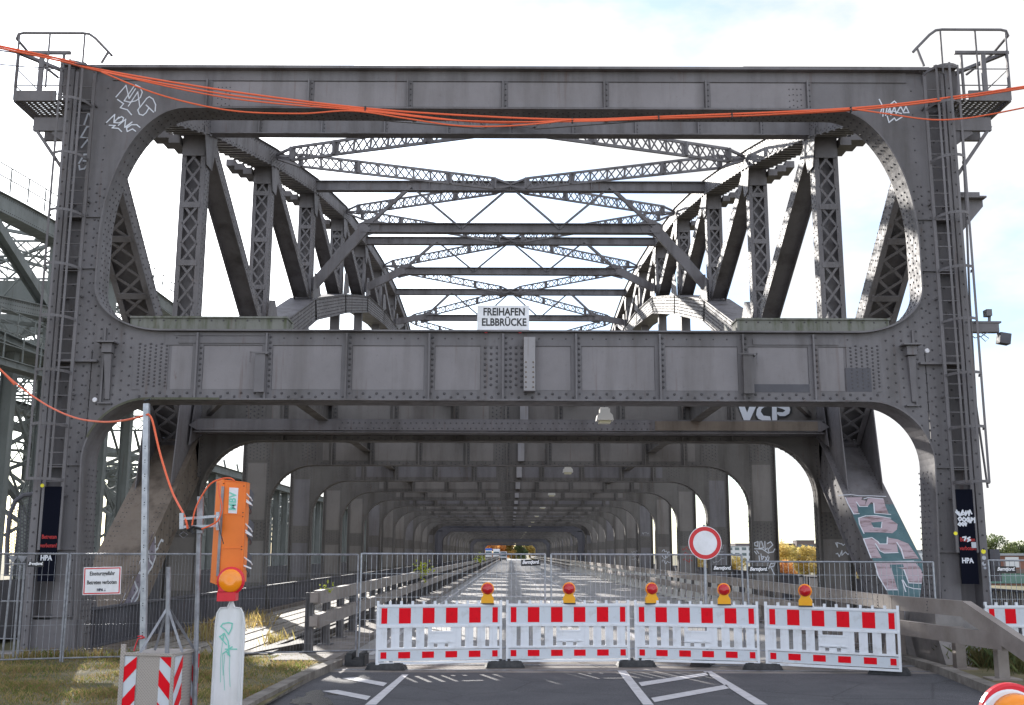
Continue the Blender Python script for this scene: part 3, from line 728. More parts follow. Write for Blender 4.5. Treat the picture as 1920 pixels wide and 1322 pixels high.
            for i in range(3): x0, x1 = sorted((s*(XC+.4+.35*i), s*(XC+.75+.35*i))); m.box((x0, T(k)-.5, ZT[k]-.85+.17*i), (x1, T(k)+.5, ZT[k]-.58+.17*i))
            if first and k < 5:
                for z in range(int((ZT[k]-ZB[k])/.16)):
                    for yy in (-.12, .12): m.rivet((s*(XC-.376), T(k)+yy+(.04 if z % 2 else -.04), ZB[k]+.5+.16*z), (-s, 0, 0), .032, m=4)
            m.build('post', M['steel'], root)
            if ZB[k] > 8:
                m = MB(); m.bar((s*XC, T(k), 6.9), (s*XC, T(k), ZB[k]-.3), .5, .45, (0, 1, 0)); m.build('hanger', M['steel'], root)
        # diagonals
        for k in range(13):
            if k < 7: p, q = Vector((s*XC, T(k)+.35, ZT[k]-.3)), Vector((s*XC, T(k+1)-.45, ZB[k+1]+.5))
            else: p, q = Vector((s*XC, T(k+1)-.35, ZT[k+1]-.3)), Vector((s*XC, T(k)+.45, ZB[k]+.5))
            m = MB()
            if k in (0, 12):
                post_mesh(m, q, p, .92, .5); yy = (lambda v: T(0)+v) if k == 0 else (lambda v: T(13)-v)
                for e in (-.49, .49): m.prism([(s*XC+e, yy(6.9), 3.75), (s*XC+e, yy(9.0), 5.4), (s*XC+e, yy(9.0), 8.6), (s*XC+e, yy(7.9), 9.2)], (.03, 0, 0))
            else:
                t = (q-p).normalized(); b = Vector((1, 0, 0)).cross(t); m.bar(p, q, .66, .06, b)
                for e in (-1, 1):
                    m.bar(p+Vector((e*.34, 0, 0)), q+Vector((e*.34, 0, 0)), .03, .52, b)
                if first and k < 6:
                    Ln = (q-p).length; n = int(Ln/.17)
                    for i in range(n):
                        for h in (-.16, .16): m.rivet(p+t*(Ln*(i+.5)/n)+b*(h+(.03 if i % 2 else -.03))-Vector((s*.356, 0, 0)), (-s, 0, 0), .032, m=4)
            if first and k == 0:
                t = (q-p).normalized(); b = Vector((1, 0, 0)).cross(t); Ln = (q-p).length
                for i in range(int(Ln/.16)):
                    for h in (-.16, .16): m.rivet(p+t*(.16*i)+b*(h+(.03 if i % 2 else -.03))-Vector((s*.477, 0, 0)), (-s, 0, 0), .032, m=4)
            m.build('diagonal', M['steel'], root)
    # struts between the trusses
    for k in range(1, 13, 2):
        m = MB(); z = ZT[k]; h = .8 if k == 1 else .5
        m.box((-9.58, T(k)-.015, z-h/2+.02), (9.58, T(k)+.015, z+h/2-.02)); m.box((-9.58, T(k)-.2, z-h/2), (9.58, T(k)+.2, z-h/2+.035)); m.box((-9.58, T(k)-.2, z+h/2-.035), (9.58, T(k)+.2, z+h/2))
        for i in range(9 if k == 1 else 5):
            x = -8+16*i/(8 if k == 1 else 4); m.box((x-.02, T(k)-.12, z-h/2+.04), (x+.02, T(k)-.016, z+h/2-.04))
            if k == 1:
                for j in range(5): m.rivet((x+.07, T(k)-.016, z-.28+.13*j), (0, -1, 0), .022)
        m.build('top_strut', M['steel'], root)
        if k in (3, 5, 7, 9, 11):
            zl = {3: 17.75, 5: 20.43, 7: 21.3, 9: 19.8, 11: 16.3}[k]; m = MB(); y = T(k)
            m.box((-7.3, y-.015, zl-.2), (7.3, y+.015, zl+.2)); m.box((-7.3, y-.2, zl-.24), (7.3, y+.2, zl-.2)); m.box((-7.3, y-.2, zl+.2), (7.3, y+.2, zl+.24))
            zz = [(-7.15, zl), (-4.9, z), (-2.4, zl), (0, z), (2.4, zl), (4.9, z), (7.15, zl)]
            for i in range(6): m.bar((zz[i][0], y-.03, zz[i][1]), (zz[i+1][0], y-.03, zz[i+1][1]), .16 if i in (0, 5) else .10, .2 if i in (0, 5) else .1, (0, 1, 0))
            for s in (-1, 1):
                m.bar((s*7.0, y, zl+.1), (s*9.65, y, ZB[k]+1.0), .42, .3, (0, 1, 0)); m.bar((s*7.0, y-.16, zl+.1), (s*9.65, y-.16, ZB[k]+1.0), .5, .025, (0, 1, 0))
                m.prism([(s*6.5, y-.02, zl-.25), (s*7.4, y-.02, zl-.5), (s*7.5, y-.02, zl+.2), (s*6.8, y-.02, zl+.55), (s*6.3, y-.02, zl+.3)], (0, -.03, 0))
            m.build('sway_frame', M['steel'], root)
        for dk in (-1, 1):
            if k+dk < 0 or k+dk > 13: continue
            for s in (-1, 1):
                p, q = Vector((0, T(k)+dk*.1, z+.05)), Vector((s*9.5, T(k+dk)-dk*.1, ZT[k+dk]+.05)); t = (q-p).normalized(); Ln = (q-p).length
                m = MB(); a, b = p+t*Ln*.085, q-t*Ln*.085
                m.lattice(a, b, .62, (0, 0, 1), 22 if k < 6 else 16, rail=.10, lace=.055, th=.03, batten=2)
                for c in (a, p+t*Ln*.3, p+t*Ln*.7, b): m.bar(c-Vector((0, 0, .28)), c+Vector((0, 0, .28)), .26, .1, t)
                for (e, f) in ((a, p), (b, q)):
                    for h in (-.26, .26): m.bar(e+Vector((0, 0, h)), f+Vector((0, 0, h*.15)), .09, .10)
                m.build('lateral_brace', M['steel'], root)
    # stringers and deck level bracing
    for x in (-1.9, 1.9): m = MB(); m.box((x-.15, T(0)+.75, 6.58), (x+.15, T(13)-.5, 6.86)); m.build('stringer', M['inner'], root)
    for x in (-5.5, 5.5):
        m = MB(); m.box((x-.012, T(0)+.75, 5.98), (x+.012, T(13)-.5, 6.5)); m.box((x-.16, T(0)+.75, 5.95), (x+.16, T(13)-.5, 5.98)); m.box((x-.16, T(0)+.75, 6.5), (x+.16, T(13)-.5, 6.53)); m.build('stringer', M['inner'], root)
    for s in (-1, 1):
        m = MB()
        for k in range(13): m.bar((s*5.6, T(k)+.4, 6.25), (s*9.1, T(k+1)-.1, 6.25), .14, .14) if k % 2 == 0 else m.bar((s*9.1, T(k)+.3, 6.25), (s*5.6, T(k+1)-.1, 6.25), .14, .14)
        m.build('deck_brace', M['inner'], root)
    # parapets
    for X, z0, z1, s in ((-9.18, -.05, .9, -1), (11.6, .1, 1.32, 1)):
        m = MB(); m.box((X-.06, T(0)+.8, z1-.05), (X+.06, T(13), z1)); m.box((X-.03, T(0)+.8, z0+.08), (X+.03, T(13), z0+.13))
        if s > 0: m.box((X-.01, T(0)+.8, z0+.1), (X+.01, T(13), z1-.4))
        y = T(0)+.85
        while y < T(13): m.box((X-.012, y, z0), (X+.012, y+.05, z1)); y += .11 if first else .22
        for k in range(27): m.box((X-.05, T(0)+.9+k*B/2, z0-.1), (X+.05, T(0)+1.0+k*B/2, z1+.01))
        m.build('parapet', M['dark'], root)
    m = MB()
    for s, X in ((-1, -9.0), (1, 11.9)): m.box((X-.12, T(0)-.0 if not first else -1.4, -.4), (X+.12, T(13), .03 if s < 0 else .16))
    m.build('edge_beam', M['steel_brown'], root)
    m = MB()          # deck structure below the road
    for k in range(14): m.box((-10, T(k)-.2, -1.6), (10, T(k)+.2, -.35))
    m.box((-9.2, T(0), -.34), (12, T(13), -.31)); m.build('deck_girder', M['steel'], root)
    return root

span1 = make_span(0, 'nearest grey riveted steel truss span with the front portal facing the barriers', True)
span2 = make_span(SP+.3, 'middle steel truss span seen dark through the first one', False)
span3 = copy_tree(span2); span3.location = (0, 2*SP+.6, 0); span3['label'] = 'farthest steel truss span whose opening frames the trucks and autumn trees'

# ---- graffiti, plates and ladders that belong to the near span
YF = lambda y: (lambda px, py: P(px, py, y))
def crop(x0, y0, sc): return lambda pl: [(x0+x/sc, y0+y/sc) for x, y in pl]
c3 = crop(180, 130, 10.17)
st = [[(385, 530), (575, 310), (635, 560), (755, 375)], [(720, 340), (540, 605), (640, 630), (760, 605), (850, 540), (885, 440), (840, 340), (760, 300), (720, 340)], [(620, 705), (800, 435), (840, 730), (970, 560), (1020, 525), (1090, 570), (1140, 680), (1130, 800)],
      [(840, 720), (800, 780), (830, 860), (900, 880), (960, 830), (1010, 740)], [(960, 685), (1100, 820)], [(415, 580), (530, 660), (465, 735), (600, 775), (680, 870)],
      [(205, 1015), (360, 865), (345, 1010), (440, 915)], [(400, 960), (345, 1020), (440, 1025), (510, 990), (530, 930), (490, 905), (400, 960)], [(430, 1070), (570, 955), (550, 1110), (690, 1010)], [(690, 1010), (580, 1110), (600, 1190), (700, 1140), (760, 1185)], [(600, 1120), (680, 1060), (780, 1060), (840, 1110)], [(255, 1070), (370, 1075), (310, 1120), (430, 1130), (490, 1190)]]
strokes('graffiti', [c3(s) for s in st], YF(-.001), .026, M['spray'], span1, label='thin white scrawl in the upper left corner of the portal')
c4 = crop(0, 0, 3)
st = [[(475, 700), (500, 630), (530, 700), (515, 640)], [(455, 775), (490, 715), (520, 712), (530, 745), (500, 780), (460, 775)], [(460, 830), (495, 785), (520, 850), (512, 790)], [(520, 870), (475, 870), (445, 920), (450, 955), (475, 950), (505, 910), (470, 905)]]
strokes('graffiti', [c4(s) for s in st], YF(.235), .04, M['spray'], span1, lift=.012, label='white letters written down the leg behind the left ladder')
c5 = crop(1280, 0, 3)
st = [[(1105, 560), (1125, 600), (1110, 640)], [(1130, 605), (1125, 655)], [(1150, 600), (1140, 650), (1165, 610), (1170, 650), (1190, 600), (1200, 640), (1225, 600), (1240, 630), (1255, 600), (1272, 635), (1240, 635)], [(1150, 655), (1160, 690), (1190, 665), (1200, 680), (1240, 655)], [(1165, 590), (1190, 570), (1210, 590)], [(1135, 640), (1180, 625), (1230, 640)]]
strokes('graffiti', [c5(s) for s in st], YF(-.001), .028, M['spray'], span1, label='small white tag in the upper right corner of the portal')
# VCP on the first inner frame
c6 = crop(1360, 740, 13.714)
vv = MB(); Yv = B-.03
def poly(mb, pts, y, th=-.006): mb.prism([Vector(P(a, b, y)) for a, b in pts], (0, th, 0))
blk = MB()
V_ = [(330, 285), (490, 285), (560, 465), (625, 285), (800, 285), (610, 700), (545, 750), (470, 650)]
C_o = [(1110, 285), (880, 285), (810, 380), (790, 520), (850, 620), (1000, 680), (1180, 695), (1150, 560), (980, 540), (910, 440), (930, 370), (1000, 320), (1110, 310)]
P_o = [(1200, 285), (1320, 290), (1320, 450), (1330, 560), (1330, 720), (1290, 755), (1215, 735), (1200, 600)]
P_b = [(1320, 285), (1640, 285), (1665, 390), (1640, 490), (1530, 550), (1400, 550), (1330, 500), (1330, 450), (1480, 455), (1545, 410), (1480, 370), (1320, 320)]
for pl in (V_, C_o, P_o, P_b): poly(vv, c6(pl), Yv-.014)
def grow(pl, k=1.07):
    cx_ = sum(p[0] for p in pl)/len(pl); cy_ = sum(p[1] for p in pl)/len(pl); return [(cx_+(x-cx_)*k, cy_+(y-cy_)*k+6) for x, y in pl]
poly(blk, c6([(300, 270), (820, 270), (560, 790), (490, 720)]), Yv-.006); poly(blk, c6([(760, 280), (1230, 280), (1230, 730), (1000, 710), (800, 640), (755, 520)]), Yv-.0065); poly(blk, c6([(1180, 280), (1720, 280), (1720, 460), (1560, 590), (1380, 600), (1360, 790), (1200, 780)]), Yv-.007)
blk.build('graffiti_outline', M['black'], span1); vv.build('graffiti', M['spray'], span1, label='fat white VCP letters on the second cross beam')
# HOME-like block letters on the right lower chord
sl = Vector((0, B, ZB[1]-ZB[0])).normalized(); hn = Vector((1, 0, 0)).cross(sl); hn = hn if hn.z > 0 else -hn
hp0 = Vector((9.95, 0, ZB[0]))+hn*.552
HP = lambda x, y, l=0: PN(x, y, hp0+hn*l, hn)
c7 = crop(1540, 900, 6.009)
def hpoly(mb, pts, l, th=.004): mb.prism([HP(a, b, l) for a, b in c7(pts)], hn*th)
m = MB(); lo_, hi_ = 9.33, 10.57
ya, yb = HP(1700, 1108).y, HP(1610, 927).y
def onchord(x, y): 
    t = y/(B); return Vector((x, y, ZB[0]+(ZB[1]-ZB[0])*t))+hn*.552
m.prism([onchord(lo_, ya), onchord(hi_, ya), onchord(hi_, yb), onchord(lo_, yb)], hn*.003)
m.build('painted_ground', M['teal'], span1, label='dark teal sprayed field on the sloping right chord')
pk = MB()
for pl in ([(270, 200), (460, 195), (450, 225), (500, 235), (490, 290), (530, 200), (700, 210), (720, 290), (760, 385), (600, 370), (585, 260), (560, 250), (520, 300), (430, 300), (395, 250), (420, 380), (365, 385), (300, 260)],
           [(420, 430), (600, 400), (760, 430), (860, 500), (850, 560), (800, 600), (640, 590), (470, 590), (430, 500)],
           [(480, 660), (570, 645), (640, 690), (655, 720), (740, 720), (745, 650), (860, 670), (980, 720), (1100, 890), (930, 890), (850, 710), (865, 820), (700, 825), (600, 720), (680, 880), (560, 880)],
           [(600, 930), (1040, 915), (1110, 990), (1210, 1170), (990, 1165), (930, 1010), (780, 960), (860, 1240), (740, 1235), (680, 1150), (620, 1010)]): hpoly(pk, pl, .004)
pk.build('graffiti', M['pink'], span1, label='faded pink block letters on the teal field')
tl = MB(); hpoly(tl, [(560, 480), (680, 470), (670, 540), (590, 535)], .0085); hpoly(tl, [(770, 955), (920, 950), (930, 985), (780, 990)], .0085); tl.build('letter_hole', M['teal'], span1)
st = [[(195, 175), (330, 165), (430, 180), (560, 180), (725, 188)], [(270, 200), (300, 270), (365, 385), (425, 380)], [(480, 215), (530, 200), (690, 215)], [(395, 250), (430, 300), (520, 300)], [(590, 262), (600, 375), (780, 390)],
      [(480, 605), (430, 500), (420, 430), (500, 405), (620, 403), (780, 432)], [(680, 475), (675, 540), (585, 535)], [(560, 880), (475, 665), (570, 650), (640, 700), (655, 722), (740, 722), (745, 645)], [(610, 720), (660, 800), (710, 825), (865, 820)], [(850, 705), (900, 780), (930, 885)],
      [(1040, 915), (600, 925), (640, 1080), (735, 1240), (860, 1240)], [(810, 985), (925, 985)], [(930, 1010), (985, 1160), (1210, 1170)], [(910, 1130), (950, 1260)], [(920, 1130), (960, 1200), (1040, 1225), (1240, 1240)]]
strokes('graffiti_outline', [c7(s) for s in st], lambda x, y: HP(x, y, .006), .03, M['spray'], span1, n=hn, lift=.004)
# violet and white daub on the inner side of the left lower chord
c8 = crop(200, 960, 5.507); XL = -9.374
m = MB(); m.prism([PX(a, b, XL) for a, b in c8([(470, 230), (500, 260), (500, 480), (420, 640), (350, 820), (240, 1080), (170, 1190), (125, 1180), (140, 950), (240, 740), (330, 560), (370, 450)])], (.003, 0, 0)); m.build('graffiti', M['violet'], span1, label='violet daub down the inner side of the left chord')
st = [[(480, 225), (500, 270), (500, 470), (470, 560), (430, 620), (400, 680), (350, 760), (320, 880), (250, 990), (220, 1080), (160, 1190), (130, 1170), (140, 1100)], [(190, 850), (150, 960), (180, 1000)], [(270, 680), (300, 760), (320, 800), (260, 900), (240, 980)], [(380, 480), (340, 520), (320, 620), (370, 640)], [(430, 400), (440, 500), (470, 540)], [(530, 350), (560, 290), (580, 300)], [(500, 400), (530, 370)]]
strokes('graffiti', [c8(s) for s in st], lambda x, y: PX(x, y, XL), .07, M['spray'], span1, n=(1, 0, 0), lift=.005, label='white strokes round the violet daub')
# tags on the second right column
c9 = crop(1400, 960, 8.2625)
st = [[(190, 300), (130, 290), (130, 370), (170, 380), (180, 335), (155, 335)], [(200, 300), (215, 340), (240, 300)], [(215, 340), (200, 385)], [(270, 300), (235, 340), (275, 345), (240, 380)], [(285, 300), (290, 375), (325, 350), (320, 310), (285, 300)], [(370, 295), (330, 300), (335, 335), (370, 345), (370, 385)],
      [(120, 430), (160, 410), (165, 460), (120, 480), (125, 520), (170, 530), (175, 460)], [(215, 410), (190, 565), (260, 555), (215, 410)], [(240, 440), (370, 425)], [(280, 440), (285, 590), (320, 560)], [(320, 490), (370, 460), (405, 510), (330, 580), (345, 630), (410, 620), (435, 575)], [(120, 570), (240, 575), (340, 640)],
      [(120, 610), (155, 650)], [(155, 600), (185, 640)], [(190, 680), (200, 760)], [(220, 650), (235, 740), (270, 690), (240, 690)], [(270, 780), (330, 680)], [(290, 700), (330, 770)], [(345, 700), (330, 790)], [(385, 770), (340, 880)], [(380, 800), (440, 790), (420, 840), (370, 850), (430, 970)]]
strokes('graffiti', [c9(s) for s in st], YF(2*B-.001), .035, M['spray'], span1, label='three rows of white tags on the second right column')
# fainter tags on other right columns
for k, (px, py) in ((3, (1345, 1040)), (4, (1288, 1040)), (6, (1210, 1010)), (5, (1248, 1045)), (7, (1190, 1042)), (1, (1590, 1020))):
    q = P(px, py, k*B); x = max(9.45, min(9.95, q.x)); rr = random.Random(k); pls = []
    for r_ in range(3):
        z = q.z+.35-.32*r_; pts = [(x-.22, z)]
        for i in range(9): pts.append((x-.2+.06*i+rr.uniform(-.04, .04), z+rr.uniform(-.13, .13)))
        pls.append(pts)
    strokes('graffiti', pls, lambda a, b, k=k: (a, k*B-.001, b), .028, [M['sprayfaint'], M['spray'], M['tealpaint'], M['sprayfaint'], M['redtext'], M['spray'], M['sprayfaint']][k % 7], span1)
# white discs
for px, py in ((178, 750), (1738, 658)):
    c = P(px, py, 0); MB().lathe(c, [(.055, 0), (.055, .02), (.04, .03)], 16, (0, -1, 0)).build('round_reflector', M['silver'], span1)
# sign on the beam
sg = empty('name_sign', P(943, 622, -.02), 'white enamel sign reading FREIHAFEN ELBBRÜCKE standing on the cross beam', 'sign')
a, b = P(895, 573, -.06), P(992, 622, -.06)
m = MB(); m.box((a.x, -.09, b.z), (b.x, -.06, a.z)); m.build('sign_board', M['whitesign'], sg)
m = MB()
for x in (a.x+.2, b.x-.2): m.box((x-.03, -.085, 6.9), (x+.03, -.055, b.z+.02))
m.build('mount', M['redsign'], sg)
cxs = (a.x+b.x)/2
text('lettering', 'FREIHAFEN', .235, (cxs+.02, -.0925, a.z-.155), (1, 0, 0), (0, 0, 1), M['black'], sg, weight=.0065, sx=.80)
text('lettering', 'ELBBRÜCKE', .235, (cxs+.02, -.0925, a.z-.39), (1, 0, 0), (0, 0, 1), M['black'], sg, weight=.0065, sx=.80)

# ladders with safety cages
def ladder(s):
    x = s*9.72
    lad = MB(); zt, zb = 12.95, 2.15
    for e in (-.20, .20): lad.bar((x+e, -.26, zb), (x+e-.0, -.26, zt), .07, .045, (0, 1, 0))
    z = zb+.2
    while z < zt-.1: lad.tube([(x-.2, -.26, z), (x+.2, -.26, z)], .013, 6); z += .31
    for z in (3.3, 5.5, 7.7, 9.9, 12.2):
        for e in (-.20, .20): lad.bar((x+e, -.26, z), (x+e, .2, z), .04, .04)
    lo = lad.build('ladder', M['steel'], span1)
    cg = MB(); cx_ = x+s*.0; rad = .36
    for z in (12.95, 12.1, 10.82, 9.5, 8.28, 7.12, 5.94, 4.78, 3.62):
        pts = []
        for i in range(13):
            an = R(180+180*i/12); pts.append(Vector((cx_+s*.16+(rad+.0)*math.cos(an), -.28+rad*1.5*math.sin(an), z)))
        for p, q in zip(pts[:-1], pts[1:]): cg.bar(p, q, .012, .06, (0, 0, 1))
    for an in (180+48, 270, 360-48) if s > 0 else (180+48, 270, 360-48):
        xx, yy = cx_+s*.16+rad*math.cos(R(an)), -.28+rad*1.5*math.sin(R(an)); cg.bar((xx, yy, 3.6), (xx, yy, 13.0), .05, .012, (0, 1, 0))
    cg.build('safety_cage', M['steel'], lo)
    pn = MB(); pn.box((x-.17, -.30, 1.5), (x+.19, -.275, 3.48)); po = pn.build('closing_panel', M['steel_black'], lo, label='navy black panel closing the foot of the ladder')
    t_ = (('Betreten', 2.42), ('verboten!', 2.24))
    for tx, z in t_: text('lettering', tx, .12, (x+.01, -.302, z), (1, 0, 0), (0, 0, 1), M['redtext'], po, weight=.002, sx=.75)
    text('lettering', 'HPA', .15, (x-.02, -.302, 1.98), (1, 0, 0), (0, 0, 1), M['spray'], po, weight=.006, sx=.85)
    MB().lathe((x-s*.0-.23, -.285, 3.5 if s < 0 else 2.55), [(.04, 0), (.04, .012)], 12, (0, -1, 0)).build('reflector_dot', M['yellowdot'], lo)
    return po, x
_, _ = ladder(-1); pr_, xr_ = ladder(1)
c10 = crop(1600, 880, 6)
st = [[(1150, 480), (1190, 520), (1160, 460)], [(1185, 480), (1200, 520), (1230, 460)], [(1230, 470), (1215, 515), (1260, 500), (1235, 480)], [(1265, 470), (1260, 520), (1290, 470), (1300, 520), (1310, 460), (1330, 500)], [(1200, 535), (1180, 555), (1195, 580), (1220, 560), (1200, 535)], [(1240, 540), (1225, 570), (1250, 590), (1265, 560), (1240, 540)], [(1290, 540), (1270, 570), (1290, 590), (1300, 545), (1310, 600)], [(1320, 600), (1325, 545), (1350, 560), (1325, 580)], [(1362, 545), (1365, 600)],
      [(1195, 600), (1178, 620), (1200, 635), (1210, 610), (1195, 600)], [(1230, 600), (1215, 620), (1235, 635), (1245, 610), (1230, 600)], [(1262, 600), (1250, 620), (1265, 633), (1272, 610), (1262, 600)], [(1230, 765), (1265, 760), (1250, 800)], [(1310, 765), (1280, 780), (1315, 795), (1285, 810)]]
strokes('graffiti', [c10(s) for s in st], YF(-.3), .03, M['spray'], pr_, lift=.004)
m = MB(); a = P(1826, 1022, -.31); m.box((a.x-.05, -.312, a.z-.06), (a.x+.05, -.306, a.z+.06)); m.build('sticker', M['sticker'], pr_)
m = MB()
for px, py, r_ in ((1844, 1034, .05), (1845, 1046, .045), (1845, 1057, .045), (1847, 1065, .03)):
    c = P(px, py, -.165); m.cur = 1 if py < 1040 else 0; m.lathe((c.x, -.16, c.z), [(r_, 0), (r_, .004)], 14, (0, -1, 0))
m.build('sticker', [M['sticker'], M['yellowdot']], span1)
m = MB(); a = P(1862, 1030, .1); b = P(1882, 1090, .1); m.box((a.x-.12, 0, b.z), (b.x-.08, .35, a.z)); m.build('junction_box', M['dark'], span1)

def platform(s):
    root = span1; p = MB(); mm = MB()
    X = lambda x: s*(x-(.24 if s < 0 else .10))
    fl = 12.25 if s < 0 else 12.33
    # grating floor with raised front tray
    for i in range(9): x0, x1 = sorted((X(10.35+.13*i), X(10.40+.13*i))); p.box((x0, -.25, fl), (x1, 1.0, fl+.03))
    for j in range(14): p.box((min(X(10.35), X(11.5)), -.25+.095*j, fl+.005), (max(X(10.35), X(11.5)), -.22+.095*j, fl+.028))
    x0, x1 = sorted((X(10.6), X(11.55))); p.box((x0, -.32, fl-.03), (x1, -.27, fl+.22)); p.box((x0, .95, fl-.03), (x1, 1.0, fl+.15))
    x0, x1 = sorted((X(11.50), X(11.56))); p.box((x0, -.3, fl-.05), (x1, 1.0, fl+.15))
    x0, x1 = sorted((X(10.2), X(11.2))); p.box((x0, .0, fl-.62), (x1, .1, fl-.3)); p.box((x0, .6, fl-.62), (x1, .7, fl-.3))
    p.bar((X(11.2), .05, fl-.5), (X(10.2), .05, fl-1.9), .07, .07, (0, 1, 0)); p.bar((X(10.2), .05, fl-.9), (X(10.7), .05, fl-.55), .3, .03, (0, 1, 0))
    # inner guard frame
    z1 = fl+1.16; dz = -.32 if s < 0 else -.16
    for x, y in ((10.5, -.28), (11.55, -.28), (10.9, 1.0), (11.0, -.28)): p.bar((X(x), y, fl), (X(x), y, z1), .05 if x != 11.0 else .11, .05, (0, 1, 0))
    p.bar((X(10.35), -.28, z1), (X(11.6), -.28, z1), .07, .07); p.bar((X(11.55), -.28, z1), (X(10.3), 1.6, z1-.0), .09, .07)
    for z in (fl+.35, fl+.75): p.tube([(X(10.4), -.3, z), (X(11.55), -.3, z), (X(11.55), 1.0, z), (X(10.3), 1.3, z)], .015, 5)
    # tall outer handrail looping over the ladder
    zt = 14.15+dz
    hr = [(9.35, -.4, 13.6+dz), (9.42, -.4, 13.68+dz), (9.75, -.42, 14.02+dz), (9.9, -.42, 14.13+dz), (10.05, -.42, zt), (11.4, -.42, zt), (11.52, -.42, zt-.03), (11.58, -.38, zt-.12), (11.5, .3, zt-.25), (11.3, 1.3, zt-.3)]
    p.tube([(X(a), b, c) for a, b, c in hr], .032, 7)
    for a, z0 in ((10.0, 12.9), (10.8, 12.5), (11.5, 12.5)): p.tube([(X(a), -.42, z0), (X(a), -.42, zt)], .022, 6)
    p.bar((X(9.45), -.4, 13.68+dz), (X(9.58), -.4, 13.1), .05, .03, (0, 1, 0))
    p.build('service_platform', M['steel'], root)
platform(-1); platform(1)
# camera arm and gusset on the right leg
m = MB(); m.box((10.2, .1, 7.0), (10.95, .3, 7.22)); m.box((10.2, .08, 7.2), (11.0, .32, 7.24)); m.bar((10.78, .2, 7.24), (10.8, .2, 7.4), .05, .05, (0, 1, 0)); m.box((10.70, .1, 7.37), (10.82, .3, 7.52))
m.tube([(10.25, .15, 7.0), (10.4, .12, 6.86), (10.55, .14, 6.9), (10.7, .1, 7.0)], .012, 5); m.tube([(10.5, .1, 7.0), (10.7, .1, 6.85), (10.62, .1, 6.78), (10.45, .1, 6.95)], .01, 5)
m.build('lamp_arm', M['steel'], span1)
m = MB(); c = Vector((11.05, .15, 6.85)); m.bar(c+Vector((-.12, 0, .02)), c+Vector((.12, 0, -.02)), .22, .24, (0, 0, 1)); m.bar((10.93, .15, 7.0), (10.95, .15, 6.88), .04, .04, (0, 1, 0)); m.build('floodlight', M['dark'], span1)
m = MB(); m.prism([(10.2, .2, 10.1), (10.85, .2, 10.1), (10.85, .2, 9.95), (10.2, .2, 9.2)], (0, .05, 0)); m.box((10.2, .0, 10.1), (10.86, .5, 10.14)); m.box((10.25, .1, 10.17), (10.75, .4, 10.26)); m.build('side_bracket', M['steel'], span1)
# downpipe-like cable on the right leg
m = MB(); m.tube([P(1803, 230, .0), P(1812, 400, 0), P(1818, 560, 0), P(1830, 760, 0), P(1852, 915, 0)], .025, 6); m.build('cable_pipe', M['steel'], span1)

